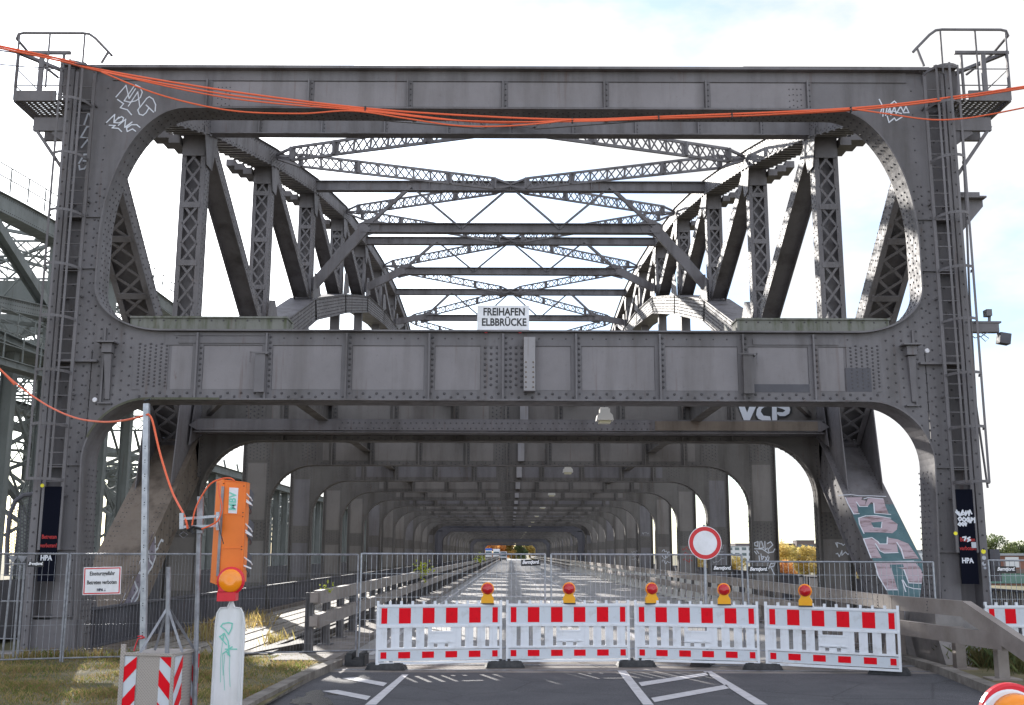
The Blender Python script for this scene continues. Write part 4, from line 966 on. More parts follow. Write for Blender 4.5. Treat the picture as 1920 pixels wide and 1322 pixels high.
# ================================================================== NEIGHBOURING RAILWAY BRIDGE (left)
rb = empty('railway_bridge', (-20, 10, -1.2), 'green grey lattice railway bridge beyond the left leg of the portal', 'bridge')
def rail_bridge():
    YA, st, N_ = 9.0, 3.4, 40
    def zt(y): return 16.0-.022*max(0, 27-y)**1.55/1.4 if y < 27 else 16.0
    def zm(y): return 11.3+.13*(y-15) if y < 24 else 12.4
    zw = 10.15
    YE = 40.0
    def lp(m, X, fz, y0, y1, w_, h_, fl=True, step=3.1):
        y = y0
        while y < y1:
            p, q = Vector((X, y, fz(y))), Vector((X, y+step, fz(y+step))); m.bar(p, q, w_, h_)
            if fl:
                for sg in (-1, 1): m.bar(p+Vector((0, 0, sg*h_/2)), q+Vector((0, 0, sg*h_/2)), w_*1.35, .035)
            y += step
    def hand(m, X, fz, y0, y1):
        y = y0
        while y < y1:
            for zz in (.62, 1.1): m.bar((X, y, fz(y)+zz), (X, y+1.55, fz(y+1.55)+zz), .035, .035)
            m.bar((X, y, fz(y)+.1), (X, y, fz(y)+1.1), .045, .045, (0, 1, 0)); y += 1.55
    for X in (-20., -28.):
        m = MB(); lp(m, X, zt, YA, YE, .6, .75); m.bar((X, YE+.3, zt(YE)+.3), (X, YE+.3, 8), .6, .6, (0, 1, 0))
        if X > -25:
            for i in range(165):
                y = YA+i*.18
                for h in (-.26, .26): m.rivet((X+.305, y, zt(y)+h), (1, 0, 0), .03, m=4)
        m.build('top_chord', M['green'], rb)
        for hf, hx in ((lambda y: zt(y)+.3, .55), (lambda y: zw+.1, .6), (lambda y: zw-1.0+.04*(y-20), 1.6)):
            m = MB(); hand(m, X+hx, hf, YA, YE-1); m.build('handrail', M['green'], rb)
        m = MB(); lp(m, X, zm, YA, YE, .55, .5)
        if X > -25:
            for i in range(150):
                y = YA+i*.2
                for h in (-.17, .0, .17): m.rivet((X+.28, y, zm(y)+h), (1, 0, 0), .03, m=4)
        m.build('middle_chord', M['green'], rb)
        m = MB(); lp(m, X, lambda y: zw, YA, YE, 1.3, .3); m.build('walkway_girder', M['green'], rb); m = MB(); lp(m, X+1.5, lambda y: zw-1.1+.04*(y-20), YA, YE, .5, .25); m.build('walkway_girder', M['green'], rb); m = MB(); lp(m, X, lambda y: 7.6, YE, 145, .8, .5); m.build('walkway_girder', M['green'], rb)
        for i in range(N_):
            y = YA+i*st; m = MB()
            zu = zw if y < YE else 7.6
            for e in (-.24, .24): m.bar((X+e, y, -1.2), (X+e, y, zu), .03, .42, (0, 1, 0))
            m.bar((X, y, -1.2), (X, y, zu), .46, .04, (0, 1, 0))
            if i % 2 == 0 and y < YE: m.bar((X, y, zw), (X, y, zt(y)), .42, .34, (0, 1, 0))
            m.build('upright', M['green'], rb)
            if i % 2 == 0 and y < YE-12:
                m = MB(); p, q = Vector((X, y, zt(y)-.3)), Vector((X, y+2*st-.4, zm(y+2*st)+.2))
                m.bar(p, q, .06, .34, (1, 0, 0)); 
                for e in (-.2, .2): m.bar(p+Vector((e, 0, 0)), q+Vector((e, 0, 0)), .4, .03, (1, 0, 0))
                m.build('brace', M['green'], rb)
    m = MB()
    for i in range(0, N_, 2):
        y = YA+i*st+.5
        if y < YE: m.box((-28, y-.15, 12.9), (-20, y+.15, 13.9))
        if y < YE: m.lattice((-28, y, 15.4), (-20, y, 15.4), .8, (0, 0, 1), 10, rail=.09, lace=.06)
        m.lattice((-28, y, 9.2 if y < YE else 7.0), (-20, y, 9.2 if y < YE else 7.0), .9, (0, 0, 1), 10, rail=.09, lace=.06)
        for z in ((15.8, 11.8) if y < YE-7 else (7.7,)): m.bar((-28, y, z), (-20, y+2*st, z), .14, .14); m.bar((-20, y, z), (-28, y+2*st, z), .14, .14)
        m.bar((-20.3, y, 3.0), (-27.7, y+1, 7.8), .16, .16); m.bar((-27.7, y, 3.0), (-20.3, y+1, 7.8), .16, .16)
        m.bar((-24, y, 7.9), (-24, y+2*st, 4.6), .3, .3); m.bar((-24, y, 4.6), (-20.2, y+2*st, 7.9), .14, .16)
    for i in range(0, 10):
        y = YA+i*st
        for z0_, z1_ in ((10.4, 13.0), (13.9, 15.8)):
            for a_ in (-28, -26, -24, -22): m.bar((a_, y, z0_), (a_+2, y, z1_), .07, .07); m.bar((a_+2, y+.05, z0_), (a_, y+.05, z1_), .07, .07)
        for a_ in (-27, -25, -23, -21): m.bar((a_, y, 10.3), (a_, y+st, 10.9), .06, .08); m.bar((a_, y, 15.7), (a_+1, y+st, 15.7), .06, .08)
    for i in range(18):
        y = YA+i*st*1.1; m.bar((-20.4, y, 8.6), (-20.4, y+4.4, 4.6), .10, .12); m.bar((-21.5, y, 8.3), (-21.5, y+5.4, 3.4), .08, .10); m.bar((-20.5, y+1, 3.4), (-20.5, y+4, 6.6), .06, .06)
    for X in (-24,): m.box((X-.12, YA, 7.9), (X+.12, 145, 8.3)); m.lattice((X, YA, 6.9), (X, 145, 6.9), 1.1, (0, 0, 1), 110, rail=.1, lace=.05, th=.04)
    m.build('cross_bracing', M['green'], rb)
    m = MB(); m.box((-30, 5, -1.0), (-18.5, 150, .1)); m.box((-18.6, 5, .1), (-18.5, 150, 1.1)); m.build('track_deck', M['dark'], rb)
rail_bridge()
# curved mesh gate wing by the left leg
m = MB(); pts = [P(x, y, .1) for x, y in ((12, 1080), (14, 1010), (18, 965), (28, 940), (45, 928), (66, 926))]
m.tube(pts, .05, 7); 
for i in range(9): q = P(22+i*5.5, 1080, .1); t = P(22+i*5.5, 955-2.2*i if i < 6 else 930, .1); m.tube([q, t], .007, 4)
for i in range(22):
    y_ = 935+i*6.6; m.tube([P(16, min(1080, y_+14), .1), P(66, y_-14 if y_ > 950 else y_, .1)], .006, 4); m.tube([P(16, y_+6, .1), P(66, min(1080, y_+34), .1)], .006, 4)
for i in range(5): q = P(20+i*10, 948-i*5, .1); m.tube([q, q+Vector((-.02+.01*i, 0, .17))], .012, 4)
o = m.build('fence_wing', M['dark']); tag(o, 'black curved anti-climb mesh wing with spikes left of the portal leg', 'fence')

# ================================================================== GUARDRAILS
gl = empty('guardrail', (-3.9, 0, 0), 'double box beam guardrail along the left edge of the road', 'guardrail')
for zc in (1.21, .74):
    m = MB(); m.box((-3.97, -.9, zc-.135), (-3.83, 4, zc+.135)); 
    for i in range(95): m.box((-3.97, 4.01+4*i, zc-.135), (-3.83, 7.99+4*i, zc+.135))
    m.box((-4.02, -1.0, zc-.10), (-3.86, -.9, zc+.10)); m.build('beam', M['rail'], gl)
ys = [-.75+2.05*i for i in range(100)]
for i, y in enumerate(ys[:99]):
    m = MB(); m.box((-4.14, y-.10, .1), (-4.12, y+.10, 1.3)); m.box((-4.0, y-.10, .1), (-3.98, y+.10, 1.3)); m.box((-4.12, y-.01, .1), (-4.0, y+.01, 1.3)); m.box((-4.22, y-.16, .1), (-3.9, y+.16, .125)); m.build('post', M['raildark'], gl)
m = MB()
for y in ys[99:]+[ys[-1]+4*i for i in range(1, 45)]: m.box((-4.14, y-.06, .1), (-3.98, y+.06, 1.3))
m.build('distant_post', M['raildark'], gl, kind='stuff')
gr = empty('guardrail', (8, 0, 0), 'double box beam guardrail on the right bending down to the ground near the kerb', 'guardrail')
path = [Vector((7.95, 390, 1.17)), Vector((7.95, 60, 1.17)), Vector((7.75, 22, 1.17)), Vector((7.78, 8, 1.17)), Vector((7.62, 1, 1.17)), Vector((7.66, -1.6, 1.17)), Vector((8.05, -4.15, 1.17))]
def railpath(m, pts, dz=0):
    for a, b in zip(pts[:-1], pts[1:]):
        n = max(1, round((b-a).length/4)); 
        for i in range(n):
            p, q = a.lerp(b, i/n), a.lerp(b, (i+1)/n); d = (q-p).normalized()*.006; m.bar(p+Vector((0, 0, dz))+d, q+Vector((0, 0, dz))-d, .13, .27)
m = MB(); railpath(m, path)
for x_, y_ in ((7.63, -.9), (7.60, .4), (7.66, 2.6), (7.85, -3.0)):
    for i in range(4): m.rivet((x_-.075, y_+.03*(i % 2), 1.25-.055*i), (-1, -.4, 0), .014)
m.build('beam', M['rail'], gr)
m = MB(); m.bar(Vector((8.04, -4.1, 1.16)), Vector((8.25, -8.6, -.05)), .15, .30); m.build('ramped_end', M['rail'], gr)
m = MB(); lp = [v.copy() for v in path]; lp[-1] = Vector((8.1, -5.4, 1.17)); railpath(m, lp, -.46); m.build('beam', M['rail'], gr)
for y, x in [(-4.7, 8.32), (-3.0, 8.30), (-.9, 7.95)]+[(1.1+2.05*i, 8.0) for i in range(60)]:
    m = MB(); m.box((x-.09, y-.09, .05), (x+.09, y+.09, 1.02 if y > -2 else .8 if y > -4 else .62)); m.box((x-.25, y-.2, .05), (x+.25, y+.2, .075))
    if y > -1: m.bar((x-.05, y, .95), (x-.32, y-.02, .14), .09, .06); m.box((x-.5, y-.12, .1), (x-.1, y+.12, .19))
    m.build('post', M['rail'] if y < -2 else M['lampwhite'] if y > 12 else M['rail'], gr)
# concrete blocks at the right leg
def jersey(name, x0, x1, y0, y1, h, label):
    m = MB(); dy = .22
    m.prism([(x0, y0-.1, .05), (x0, y0+dy+.05, .62), (x0, y0+dy+.07, h), (x0, y1-.2, h), (x0, y1, .05)], (x1-x0, 0, 0)); o = m.build(name, M['jersey'], origin=((x0+x1)/2, (y0+y1)/2, .05)); return tag(o, label, 'concrete block', 'grey painted concrete blocks by the right leg')
jersey('concrete_block', 8.15, 8.62, -.75, 1.6, 1.14, 'grey concrete block directly behind the right end of the fourth barrier')
jersey('concrete_block', 8.30, 9.15, -2.25, -.4, 1.02, 'grey concrete block with sloping foot at the base of the right portal leg')
# ================================================================== BARRIERS
def make_barrier():
    t = empty('road_barrier', (0, 0, 0)); W_ = 2.30
    m = MB(); m.box((0, -.03, 1.03), (W_, .03, 1.075)); m.box((0, -.035, .655), (W_, .035, .70)); m.box((0, -.03, .26), (W_, .03, .295)); m.box((0, -.03, .0), (W_, .03, .04))
    m.box((0, -.025, .0), (.045, .025, 1.14)); m.box((W_-.045, -.025, 0), (W_, .025, 1.14))
    for i in range(10): x = .24+.203*i; m.box((x-.022, -.022, 1.07), (x+.022, .022, 1.135))
    for i in range(10):
        x = .045+i*.2245
        w_ = .148; 
        if 4 <= i <= 5: continue
        m.box((x+(.0 if i == 0 else .0), -.018, .29), (x+w_, .018, .66)); m.box((x+.055, -.028, .295), (x+.075, -.017, .655))
    m.box((.93, -.02, .36), (1.42, .02, .585)); m.box((.93, -.02, .29), (1.04, .02, .37)); m.box((1.11, -.02, .29), (1.24, .02, .37)); m.box((1.31, -.02, .29), (1.42, .02, .37)); m.box((.93, -.02, .58), (1.0, .02, .66)); m.box((1.35, -.02, .58), (1.42, .02, .66)); m.box((.97, -.03, .555), (1.38, -.018, .585)); m.box((.97, -.03, .375), (1.38, -.018, .40))
    m.build('frame', M['white'], t, local=True)
    for (z0, z1, nm) in ((.70, 1.03, 'warning_board'), (.055, .245, 'lower_board')):
        m = MB(); m.box((.045, -.014, z0), (W_-.045, .014, z1)); m.cur = 1
        zi0, zi1 = (z0+.03, z1-.02) if z0 > .5 else (z0+.05, z1-.025)
        for x0, x1 in ((.085, .19), (.40, .615), (.83, 1.045), (1.255, 1.47), (1.685, 1.90), (2.12, 2.22)):
            m.box((x0, -.0175, zi0), (x1, -.0145, zi1)); m.box((x0, .0145, zi0), (x1, .0175, zi1))
        m.build(nm, [M['reflwhite'], M['reflred']], t, local=True)
    return t
bt = [((-2.42, -3.0), (-.11, -2.42)), ((-.03, -2.40), (2.34, -2.16)), ((2.44, -2.15), (4.70, -2.72)), ((4.80, -2.75), (6.98, -3.72))]
bl = ['leftmost of the four red and white barrier boards across the road', 'second barrier board from the left, under the narrow gap of the fence gate', 'third barrier board from the left, in front of the round red ringed sign', 'fourth barrier board from the left, nearest the right kerb']
proto = make_barrier(); bars = []
for i, ((x0, y0), (x1, y1)) in enumerate(bt):
    o = proto if i == 0 else copy_tree(proto); o.location = (x0, y0, .09); o.rotation_euler = (R((0, .3, -.3, -.2)[i]), R((.0, 0, 0, .6)[i]), math.atan2(y1-y0, x1-x0)); o.scale = (math.hypot(x1-x0, y1-y0)/2.30, 1, 1)
    tag(o, bl[i], 'barrier', 'barrier boards standing in a row across the road'); bars.append(o)
o = copy_tree(proto); a = P(1852, 1228, -1.9); o.location = (a.x, -1.9, .06); o.rotation_euler = (0, 0, R(3)); tag(o, 'red and white barrier board on the far right behind the sloping guardrail', 'barrier'); o.scale = (1, 1, 1)
def make_foot():
    m = MB(); m.prism([(-.42, -.20, 0), (.42, -.20, 0), (.36, -.14, .10), (-.36, -.14, .10)][::1], (0, .01, 0))
    m = MB(); lo_ = [(-.42, -.19, 0), (.42, -.19, 0), (.42, .19, 0), (-.42, .19, 0)]; hi_ = [(-.35, -.15, .11), (.35, -.15, .11), (.35, .15, .11), (-.35, .15, .11)]
    k = len(m.v); m.v += lo_+hi_; m.f += [(0, 3, 2, 1), (4, 5, 6, 7)]+[(i, (i+1) % 4, 4+(i+1) % 4, 4+i) for i in range(4)]; m.mi += [0]*6
    m.box((-.12, -.05, .105), (-.06, .05, .15)); m.box((.06, -.05, .105), (.12, .05, .15)); m.box((-.30, -.135, .108), (-.18, .1, .118)); m.box((.18, -.135, .108), (.30, .1, .118)); m.box((-.38, -.195, .02), (-.34, -.17, .08)); m.box((.34, -.195, .02), (.38, -.17, .08))
    return m.build('rubber_foot', M['rubber'])
ft = make_foot()
fl_ = [((723, 1256), -3, 'black rubber foot under the left end of the leftmost barrier'), ((946, 1252), 6, 'black rubber foot between the first and second barrier from the left'), ((1194, 1250), 2, 'black rubber foot between the second and third barrier'), ((1320, 1248), 70, 'black rubber foot lying behind the third barrier below the round sign'), ((1433, 1256), -12, 'black rubber foot between the third and fourth barrier'), ((1672, 1265), -20, 'black rubber foot under the right end of the fourth barrier')]
for i, ((px, py), a, lb) in enumerate(fl_):
    o = ft if i == 0 else ft.copy()
    if i: col.objects.link(o)
    p = G(px, py); o.location = (p.x, p.y+.12, .002); o.rotation_euler = (0, 0, R(a)); o.scale = (.88, 1.0, 1); tag(o, lb, 'rubber foot', 'rubber feet under the barriers')
m = MB(); m.prism([(-.16, -.32, 0), (.16, -.32, 0), (.16, -.32, .24), (.08, -.32, .24), (.08, -.32, .12), (-.06, -.32, .12), (-.06, -.32, .24), (-.16, -.32, .24)], (0, .64, 0)); m.box((-.19, -.30, .01), (-.16, .30, .20)); m.box((.16, -.30, .01), (.19, .30, .20))
p = G(664, 1250); o = m.build('ballast_block', M['rubber'], origin=(0, 0, 0)); o.location = (p.x, p.y+.35, .0); tag(o, 'black block foot of the fence post beside the left kerb', 'fence foot')
# barrier clips
# ================================================================== LAMPS ON THE BARRIERS
def make_lamp(lens, body):
    t = empty('warning_lamp', (0, 0, 0))
    m = MB(); m.prism([(-.12, -.045, 0), (.12, -.045, 0), (.12, -.045, .10), (.085, -.045, .155), (.07, -.045, .21), (-.07, -.045, .21), (-.085, -.045, .155), (-.12, -.045, .10)], (0, .09, 0)); m.box((-.05, -.05, .04), (.05, -.044, .05)); m.lathe((0, -.044, .075), [(.016, 0), (.016, .01)], 10, (0, -1, 0)); m.build('body', body, t, local=True)
    m = MB(); m.box((-.125, -.05, -.012), (.125, .05, .012)); m.build('base_strip', M['rubber'], t, local=True)
    m = MB(); m.lathe((0, .02, .275), [(.112, 0), (.125, .02), (.125, .035), (.112, .05)], 24, (0, -1, 0)); m.build('rim', M['amber'] if lens is M['redlens'] else body, t, smooth=False, local=True)
    m = MB(); m.lathe((0, -.0, .275), [(.106, .0), (.104, .045), (.092, .075), (.065, .098), (.03, .110), (.0, .113)], 24, (0, -1, 0)); m.lathe((0, .0, .275), [(.10, .0), (.09, .05), (.05, .08), (0, .088)], 24, (0, 1, 0)); m.build('lens', lens, t, smooth=True, local=True)
    return t
lamp = make_lamp(M['redlens'], M['yellow'])
ll = ['red round warning lamp on yellow base on the leftmost barrier', 'red round warning lamp on yellow base on the second barrier from the left', 'red round warning lamp left of the round sign, on the third barrier', 'red round warning lamp just right of the round sign post', 'red round warning lamp on the rightmost barrier of the row']
for i, (px, py, b_) in enumerate(((914, 1137, 0), (1067, 1134, 1), (1222, 1132, 2), (1358, 1137, 2), (1511, 1143, 3))):
    o = lamp if i == 0 else copy_tree(lamp)
    (x0, y0), (x1, y1) = bt[b_]; t0 = 0; best = None
    for j in range(41):
        t = j/40; y = y0+(y1-y0)*t; q = P(px, py, y); e = abs(q.x-(x0+(x1-x0)*t))
        if best is None or e < best[0]: best = (e, q, y)
    o.location = (best[1].x, best[2], 1.165); o.rotation_euler = (0, 0, R((0, -4, 12, -8, -20)[i])); tag(o, ll[i], 'warning lamp', 'red warning lamps on the barriers')

# ================================================================== SITE FENCES
def make_fence(W_, H_, a, ang, label, step=.105, wr=.0038, ribbed=False, mat=None, foot=0):
    t = empty('mesh_fence', a, label, 'fence', 'galvanised mesh fence panels'); t.rotation_euler = (0, 0, ang)
    mat = mat or M['galv']; r_ = .021
    m = MB(); m.tube([(0, 0, -foot), (0, 0, H_-.02)], r_, 8); m.tube([(W_, 0, -foot), (W_, 0, H_-.02)], r_, 8); m.tube([(0, 0, H_-.03), (W_, 0, H_-.03)], r_*.9, 8); m.tube([(0, 0, .14), (W_, 0, .14)], r_*.8, 6)
    if ribbed:
        for i in range(int(W_/.05)): m.tube([(i*.05, 0, H_-.03), (i*.05+.02, 0, H_-.03)], r_*1.15, 6)
    m.build('frame', mat, t, local=True)
    m = MB(); n = int(W_/step)
    for i in range(1, n): x = W_*i/n; m.bar((x, 0, .14), (x, 0, H_-.03), wr*2, wr*2, (0, 1, 0))
    for z in (.3, .75, 1.2, 1.68): m.bar((0, .004, z), (W_, .004, z), wr*2, wr*2)
    m.build('wire_mesh', mat, t, local=True); return t
def fline(x0, y0, x1, y1, H_, label, **k):
    return make_fence(math.hypot(x1-x0, y1-y0), H_, (x0, y0, .0), math.atan2(y1-y0, x1-x0), label, **k)
fline(-3.06, -.55, .80, .35, 2.12, 'mesh fence panel left of the gate gap with a black banner at its upper right', wr=.0034)
fline(.93, .30, 4.92, -.35, 2.12, 'mesh fence panel between the gate gap and the round sign', wr=.0034)
fline(5.03, -.36, 8.85, -.60, 1.98, 'mesh fence panel in front of the painted right chord', wr=.0034)
fline(-9.75, -2.95, -8.42, -2.45, 2.10, 'short mesh fence panel at the far left edge', ribbed=True, mat=M['galvdull'], wr=.003)
fline(-8.38, -2.44, -3.12, -.60, 2.10, 'long mesh fence panel behind the striped box carrying the danger sign', ribbed=True, step=.06, wr=.0016, mat=M['galvdull'])
fline(10.05, -.5, 13.5, -.6, 2.02, 'mesh fence panel on the far right beyond the portal leg')
m = MB()
for px in (20, 35, 43):
    a, b = P(px+3, 1060, -2.2), P(px-18 if px < 30 else px-12, 1250, -2.2); m.tube([a, b], .022, 7)
for z in (1.9, 1.2, .5): m.tube([P(25, 1038, -2.2)+Vector((-.15, 0, z-2.1)), P(45, 1038, -2.2)+Vector((.05, 0, z-2.1))], .015, 6)
for px in (25, 42): c = P(px, 1042, -2.2); m.prism([c+Vector((-.1, 0, 0)), c+Vector((.1, 0, 0)), c+Vector((0, 0, -.14))], (0, .01, 0))
for px in (5, 35): c = P(px, 1250, -2.2); m.prism([c+Vector((-.16, 0, 0)), c+Vector((.16, 0, 0)), c+Vector((0, 0, .18))], (0, .02, 0))
o = m.build('fence_stand', M['galvdull']); tag(o, 'bundle of leaning galvanised fence struts at the far left edge', 'fence strut')
# banners
def banner(px, py, Y, w_, label, tilt=0):
    c = P(px, py, Y); t = empty('name_banner', c, label, 'banner', 'small black banners on the mesh fences'); t.rotation_euler = (0, R(tilt), 0)
    m = MB(); m.box((-w_/2, -.004, -w_*.16), (w_/2, .004, w_*.16)); m.build('cloth', M['black'], t, local=True)
    text('lettering', 'Berntjord.', w_*.245, (0, -.0065, .01), (1, 0, 0), (0, 0, 1), M['whitesign'], t, weight=.004, sx=.86, local=True, shear=.35)
banner(995, 1055, .25, .42, 'black banner tied at the right end of the fence panel left of the gate gap', -2)
banner(1354, 1066, -.33, .42, 'black banner just right of the round sign')
banner(1422, 1068, -.42, .42, 'black banner just right of the fence posts, below the white column tags')
banner(1886, 1068, -.54, .42, 'black banner on the fence at the far right edge')
banner(67, 1058, -2.75, .30, 'black banner beside the dark panel of the left ladder')
# danger sign on the left fence
a, b = P(158, 1063, -2.45), P(225, 1115, -2.45); ds = empty('danger_sign', ((a.x+b.x)/2, -2.45, (a.z+b.z)/2), 'white sign with red border reading Einsturzgefahr Betreten verboten on the left fence', 'sign'); ds.rotation_euler = (0, R(-1.5), 0)
wd, ht = b.x-a.x, a.z-b.z
m = MB(); m.box((-wd/2, -.004, -ht/2), (wd/2, .004, ht/2)); m.build('sign_plate', M['whitesign'], ds, local=True)
m = MB()
for x0, x1, z0, z1 in ((-wd/2+.015, wd/2-.015, ht/2-.035, ht/2-.015), (-wd/2+.015, wd/2-.015, -ht/2+.015, -ht/2+.035), (-wd/2+.015, -wd/2+.035, -ht/2+.035, ht/2-.035), (wd/2-.035, wd/2-.015, -ht/2+.035, ht/2-.035)): m.box((x0, -.0065, z0), (x1, -.0045, z1))
m.build('border', M['redsign'], ds, local=True)
text('lettering', 'Einsturzgefahr', .105, (0, -.0075, .135), (1, 0, 0), (0, 0, 1), M['black'], ds, weight=.002, sx=.80, local=True)
text('lettering', 'Betreten verboten', .105, (0, -.0075, -.03), (1, 0, 0), (0, 0, 1), M['black'], ds, weight=.002, sx=.72, local=True)
text('logo', 'HPA', .07, (-.03, -.0075, -.17), (1, 0, 0), (0, 0, 1), M['bluegrey'], ds, weight=.003, sx=.9, local=True)
m = MB(); m.box((.062, -.0075, -.195), (.066, -.005, -.14)); m.prism([(.045, -.0075, -.195), (.083, -.0075, -.195), (.064, -.0075, -.17)], (0, .002, 0)); m.build('logo', M['bluegrey'], ds, local=True)
# round closure sign
rs = empty('round_sign', (3.62, -2.0, 0), 'round white traffic sign with a red ring on a thin post behind the barriers', 'sign')
c = P(1322, 1018, -2.0); c2 = G(1320, 1240)
m = MB(); m.tube([(c.x-.02, -1.96, .05), (c.x, -1.96, c.z+.36)], .03, 8); m.box((c.x-.03, -1.99, c.z-.2), (c.x+.03, -1.95, c.z-.16)); m.build('post', M['galv'], rs)
m = MB(); m.lathe((c.x, -1.99, c.z), [(.325, 0), (.325, .012)], 40, (0, -1, 0)); m.build('sign_face', M['whitesign'], rs)
m = MB(); n = 44
for i in range(n):
    a0, a1 = 2*math.pi*i/n, 2*math.pi*(i+1)/n
    m.face([(c.x+r_*math.cos(a), -2.004, c.z+r_*math.sin(a)) for r_, a in ((.235, a0), (.312, a0), (.312, a1), (.235, a1))][::-1])
m.build('red_ring', M['redsign'], rs)

# ================================================================== SIGNAL GROUP, LEFT FOREGROUND
ts = empty('mobile_traffic_light', (-2.55, -14, .07), 'orange mobile traffic light seen from behind on a galvanised post', 'traffic light')
YT = -14.0
m = MB(); q = [(398, 1092), (452, 1093), (462, 906), (409, 899)]
fr = [P(x, y, YT) for x, y in ((404, 1096), (455, 1091), (462, 904), (417, 899))]
m.prism([fr[0], fr[1], fr[2], fr[3]], (0, .13, 0))
lf = [P(394, 1092, YT+.07), P(405, 1096, YT), P(417, 899, YT), P(406, 902, YT+.07)]
m.prism(lf, (.0, .06, 0))
for t in (.0, .34, .67, .995):
    a = fr[0].lerp(fr[3], t); b = fr[1].lerp(fr[2], t); m.bar(a+Vector((.0, -.003, 0)), b+Vector((0, -.003, 0)), .006, .006)
for s_ in (0, 1):
    a, b = (fr[0], fr[3]) if s_ == 0 else (fr[1], fr[2]); d = Vector((.012 if s_ == 0 else -.012, -.002, 0)); m.bar(a+d, b+d, .02, .008, (0, 1, 0))
m.build('housing', M['orange'], ts)
m = MB()
for t in (.02, .32, .35, .65, .69, .96):
    for e in (0, 1): a = fr[e].lerp(fr[3 if e == 0 else 2], t)+Vector((.015 if e == 0 else -.018, -.004, 0)); m.rivet(a, (0, -1, 0), .007)
m.build('screw', M['black'], ts)
m = MB(); m.bar(P(408, 1080, YT-.01), P(418, 912, YT-.01), .024, .012, (0, 1, 0)); m.build('mounting_strip', M['galvdull'], ts)
m = MB(); s4 = [P(x, y, YT-.004) for x, y in ((428, 962), (444, 963), (447, 915), (430, 914))]; m.prism(s4, (0, .003, 0)); st_ = m.build('sticker', M['whitesign'], ts)
upv = (P(441, 938, YT)-P(438, 938, YT)).normalized(); rv = (P(438, 925, YT)-P(437, 950, YT)).normalized()
text('lettering', 'MBV', .085, P(436.5, 940, YT-.006), rv, -upv if False else Vector((-1, 0, .05)), M['tealpaint'], st_, weight=.003, sx=.95)
m = MB()
for py in (932, 990, 1052):
    for dx, r_ in ((0, .11),):
        base = P(459 if py < 1000 else 455, py+2+(9 if dx else 0), YT+.08)
        pts = [base+Vector((.00+.034*math.sin(R(a))*1.0, .02+.10*(1-math.cos(R(a))), -.0+.042*math.cos(R(a))-.02)) for a in range(0, 181, 20)]
        for i in range(len(pts)-1): m.bar(pts[i], pts[i+1], .16 if r_ > .1 else .1, .006, (1, 0, 0))
m.build('visor', M['dark'], ts)
m = MB()
for py in (932, 990, 1052):
    for k_ in range(2 if py < 1040 else 1):
        b0 = P(460 if py < 1000 else 456, py-8+12*k_, YT+.02); b1 = P(470, py+2+10*k_, YT+.05); b2 = P(473, py+7+9*k_, YT+.08); m.tube([b0, b1, b2], .006, 5)
    b0 = P(460 if py < 1000 else 456, py+8, YT+.02); m.bar(b0, P(471, py+14, YT+.05), .014, .012)
m.build('visor_edge', M['whitesign'], ts)
# post and clamps
m = MB(); m.tube([P(371, 1322, YT-.1)+Vector((0, 0, -.95)), P(375, 933, YT-.1)], .021, 8); m.bar(P(375, 1000, YT-.12), P(376, 931, YT-.12), .05, .035, (0, 1, 0)); m.build('post', M['galvdull'], ts)
m = MB()
m.bar(P(342, 973, YT-.13), P(405, 968, YT-.13), .02, .022); m.bar(P(342, 988, YT-.13), P(405, 986, YT-.13), .02, .022); m.bar(P(341, 962, YT-.13), P(341, 992, YT-.13), .035, .03, (0, 1, 0)); m.bar(P(409, 960, YT-.08), P(409, 994, YT-.08), .03, .03, (0, 1, 0)); m.build('clamp', M['galv'], ts)
m = MB(); m.tube([P(352, 995, YT-.15), P(362, 988, YT-.16), P(378, 992, YT-.16)], .012, 6); m.tube([P(356, 985, YT-.15), P(362, 1001, YT-.16)], .010, 6); m.tube([P(409, 972, YT-.16), P(411, 990, YT-.17), P(419, 1020, YT-.17)], .004, 5); m.build('cable_tie', M['black'], ts)
m = MB(); q = [P(x, y, YT-.1) for x, y in ((336, 1003), (344, 997), (352, 1003), (344, 1009))]; m.tube(q+[q[0]], .003, 4); m.build('wire_loop', M['galvdull'], ts)
# amber lamp on white beacon
YB_ = -14.1
bc = empty('warning_beacon', (-2.37, YB_, .07), 'white plastic beacon panel with turquoise marker scribble left of the road', 'beacon')
pts = [(404, 1170), (407, 1150), (413, 1140), (427, 1139), (431, 1128), (435, 1128), (439, 1139), (450, 1140), (455, 1150), (458, 1170)]
pp = [P(x, y, YB_) for x, y in pts]; zb_ = .09
pp = pp+[Vector((pp[-1].x+.004, YB_, .25)), Vector((pp[-1].x-.02, YB_, zb_)), Vector((pp[0].x+.02, YB_, zb_)), Vector((pp[0].x-.004, YB_, .25))]
m = MB(); m.prism(pp, (0, .05, 0)); 
ed = [v+Vector((0, -.004, 0)) for v in pp]; 
for a, b in zip(ed, ed[1:]+ed[:1]):
    m.tube([a, b], .006, 5, cap=False)
cz = sum((v.z for v in pp[:1]))
for px in (409, 453): a = P(px, 1150, YB_-.003); m.bar((a.x, a.y, a.z), (a.x, a.y, .2), .006, .006, (0, 1, 0))
m.build('panel', M['beacon'], bc)
m = MB(); m.box((pp[0].x-.15, YB_-.25, .07), (pp[9].x+.15, YB_+.3, .17)); m.build('base', M['rubber'], bc)
c11 = crop(220, 1040, 4.6885)
st = [[(910, 630), (930, 605), (980, 597), (1012, 605), (1005, 650), (980, 700), (950, 660), (910, 630)], [(905, 720), (935, 695), (930, 750), (900, 720)], [(915, 740), (960, 790)], [(930, 870), (1010, 810)], [(950, 830), (1050, 830)], [(985, 800), (975, 880)], [(960, 850), (990, 890)], [(940, 690), (975, 760), (985, 880)]]
strokes('marker_scribble', [c11(s) for s in st], YF(YB_), .010, M['tealpaint'], bc, lift=.004)
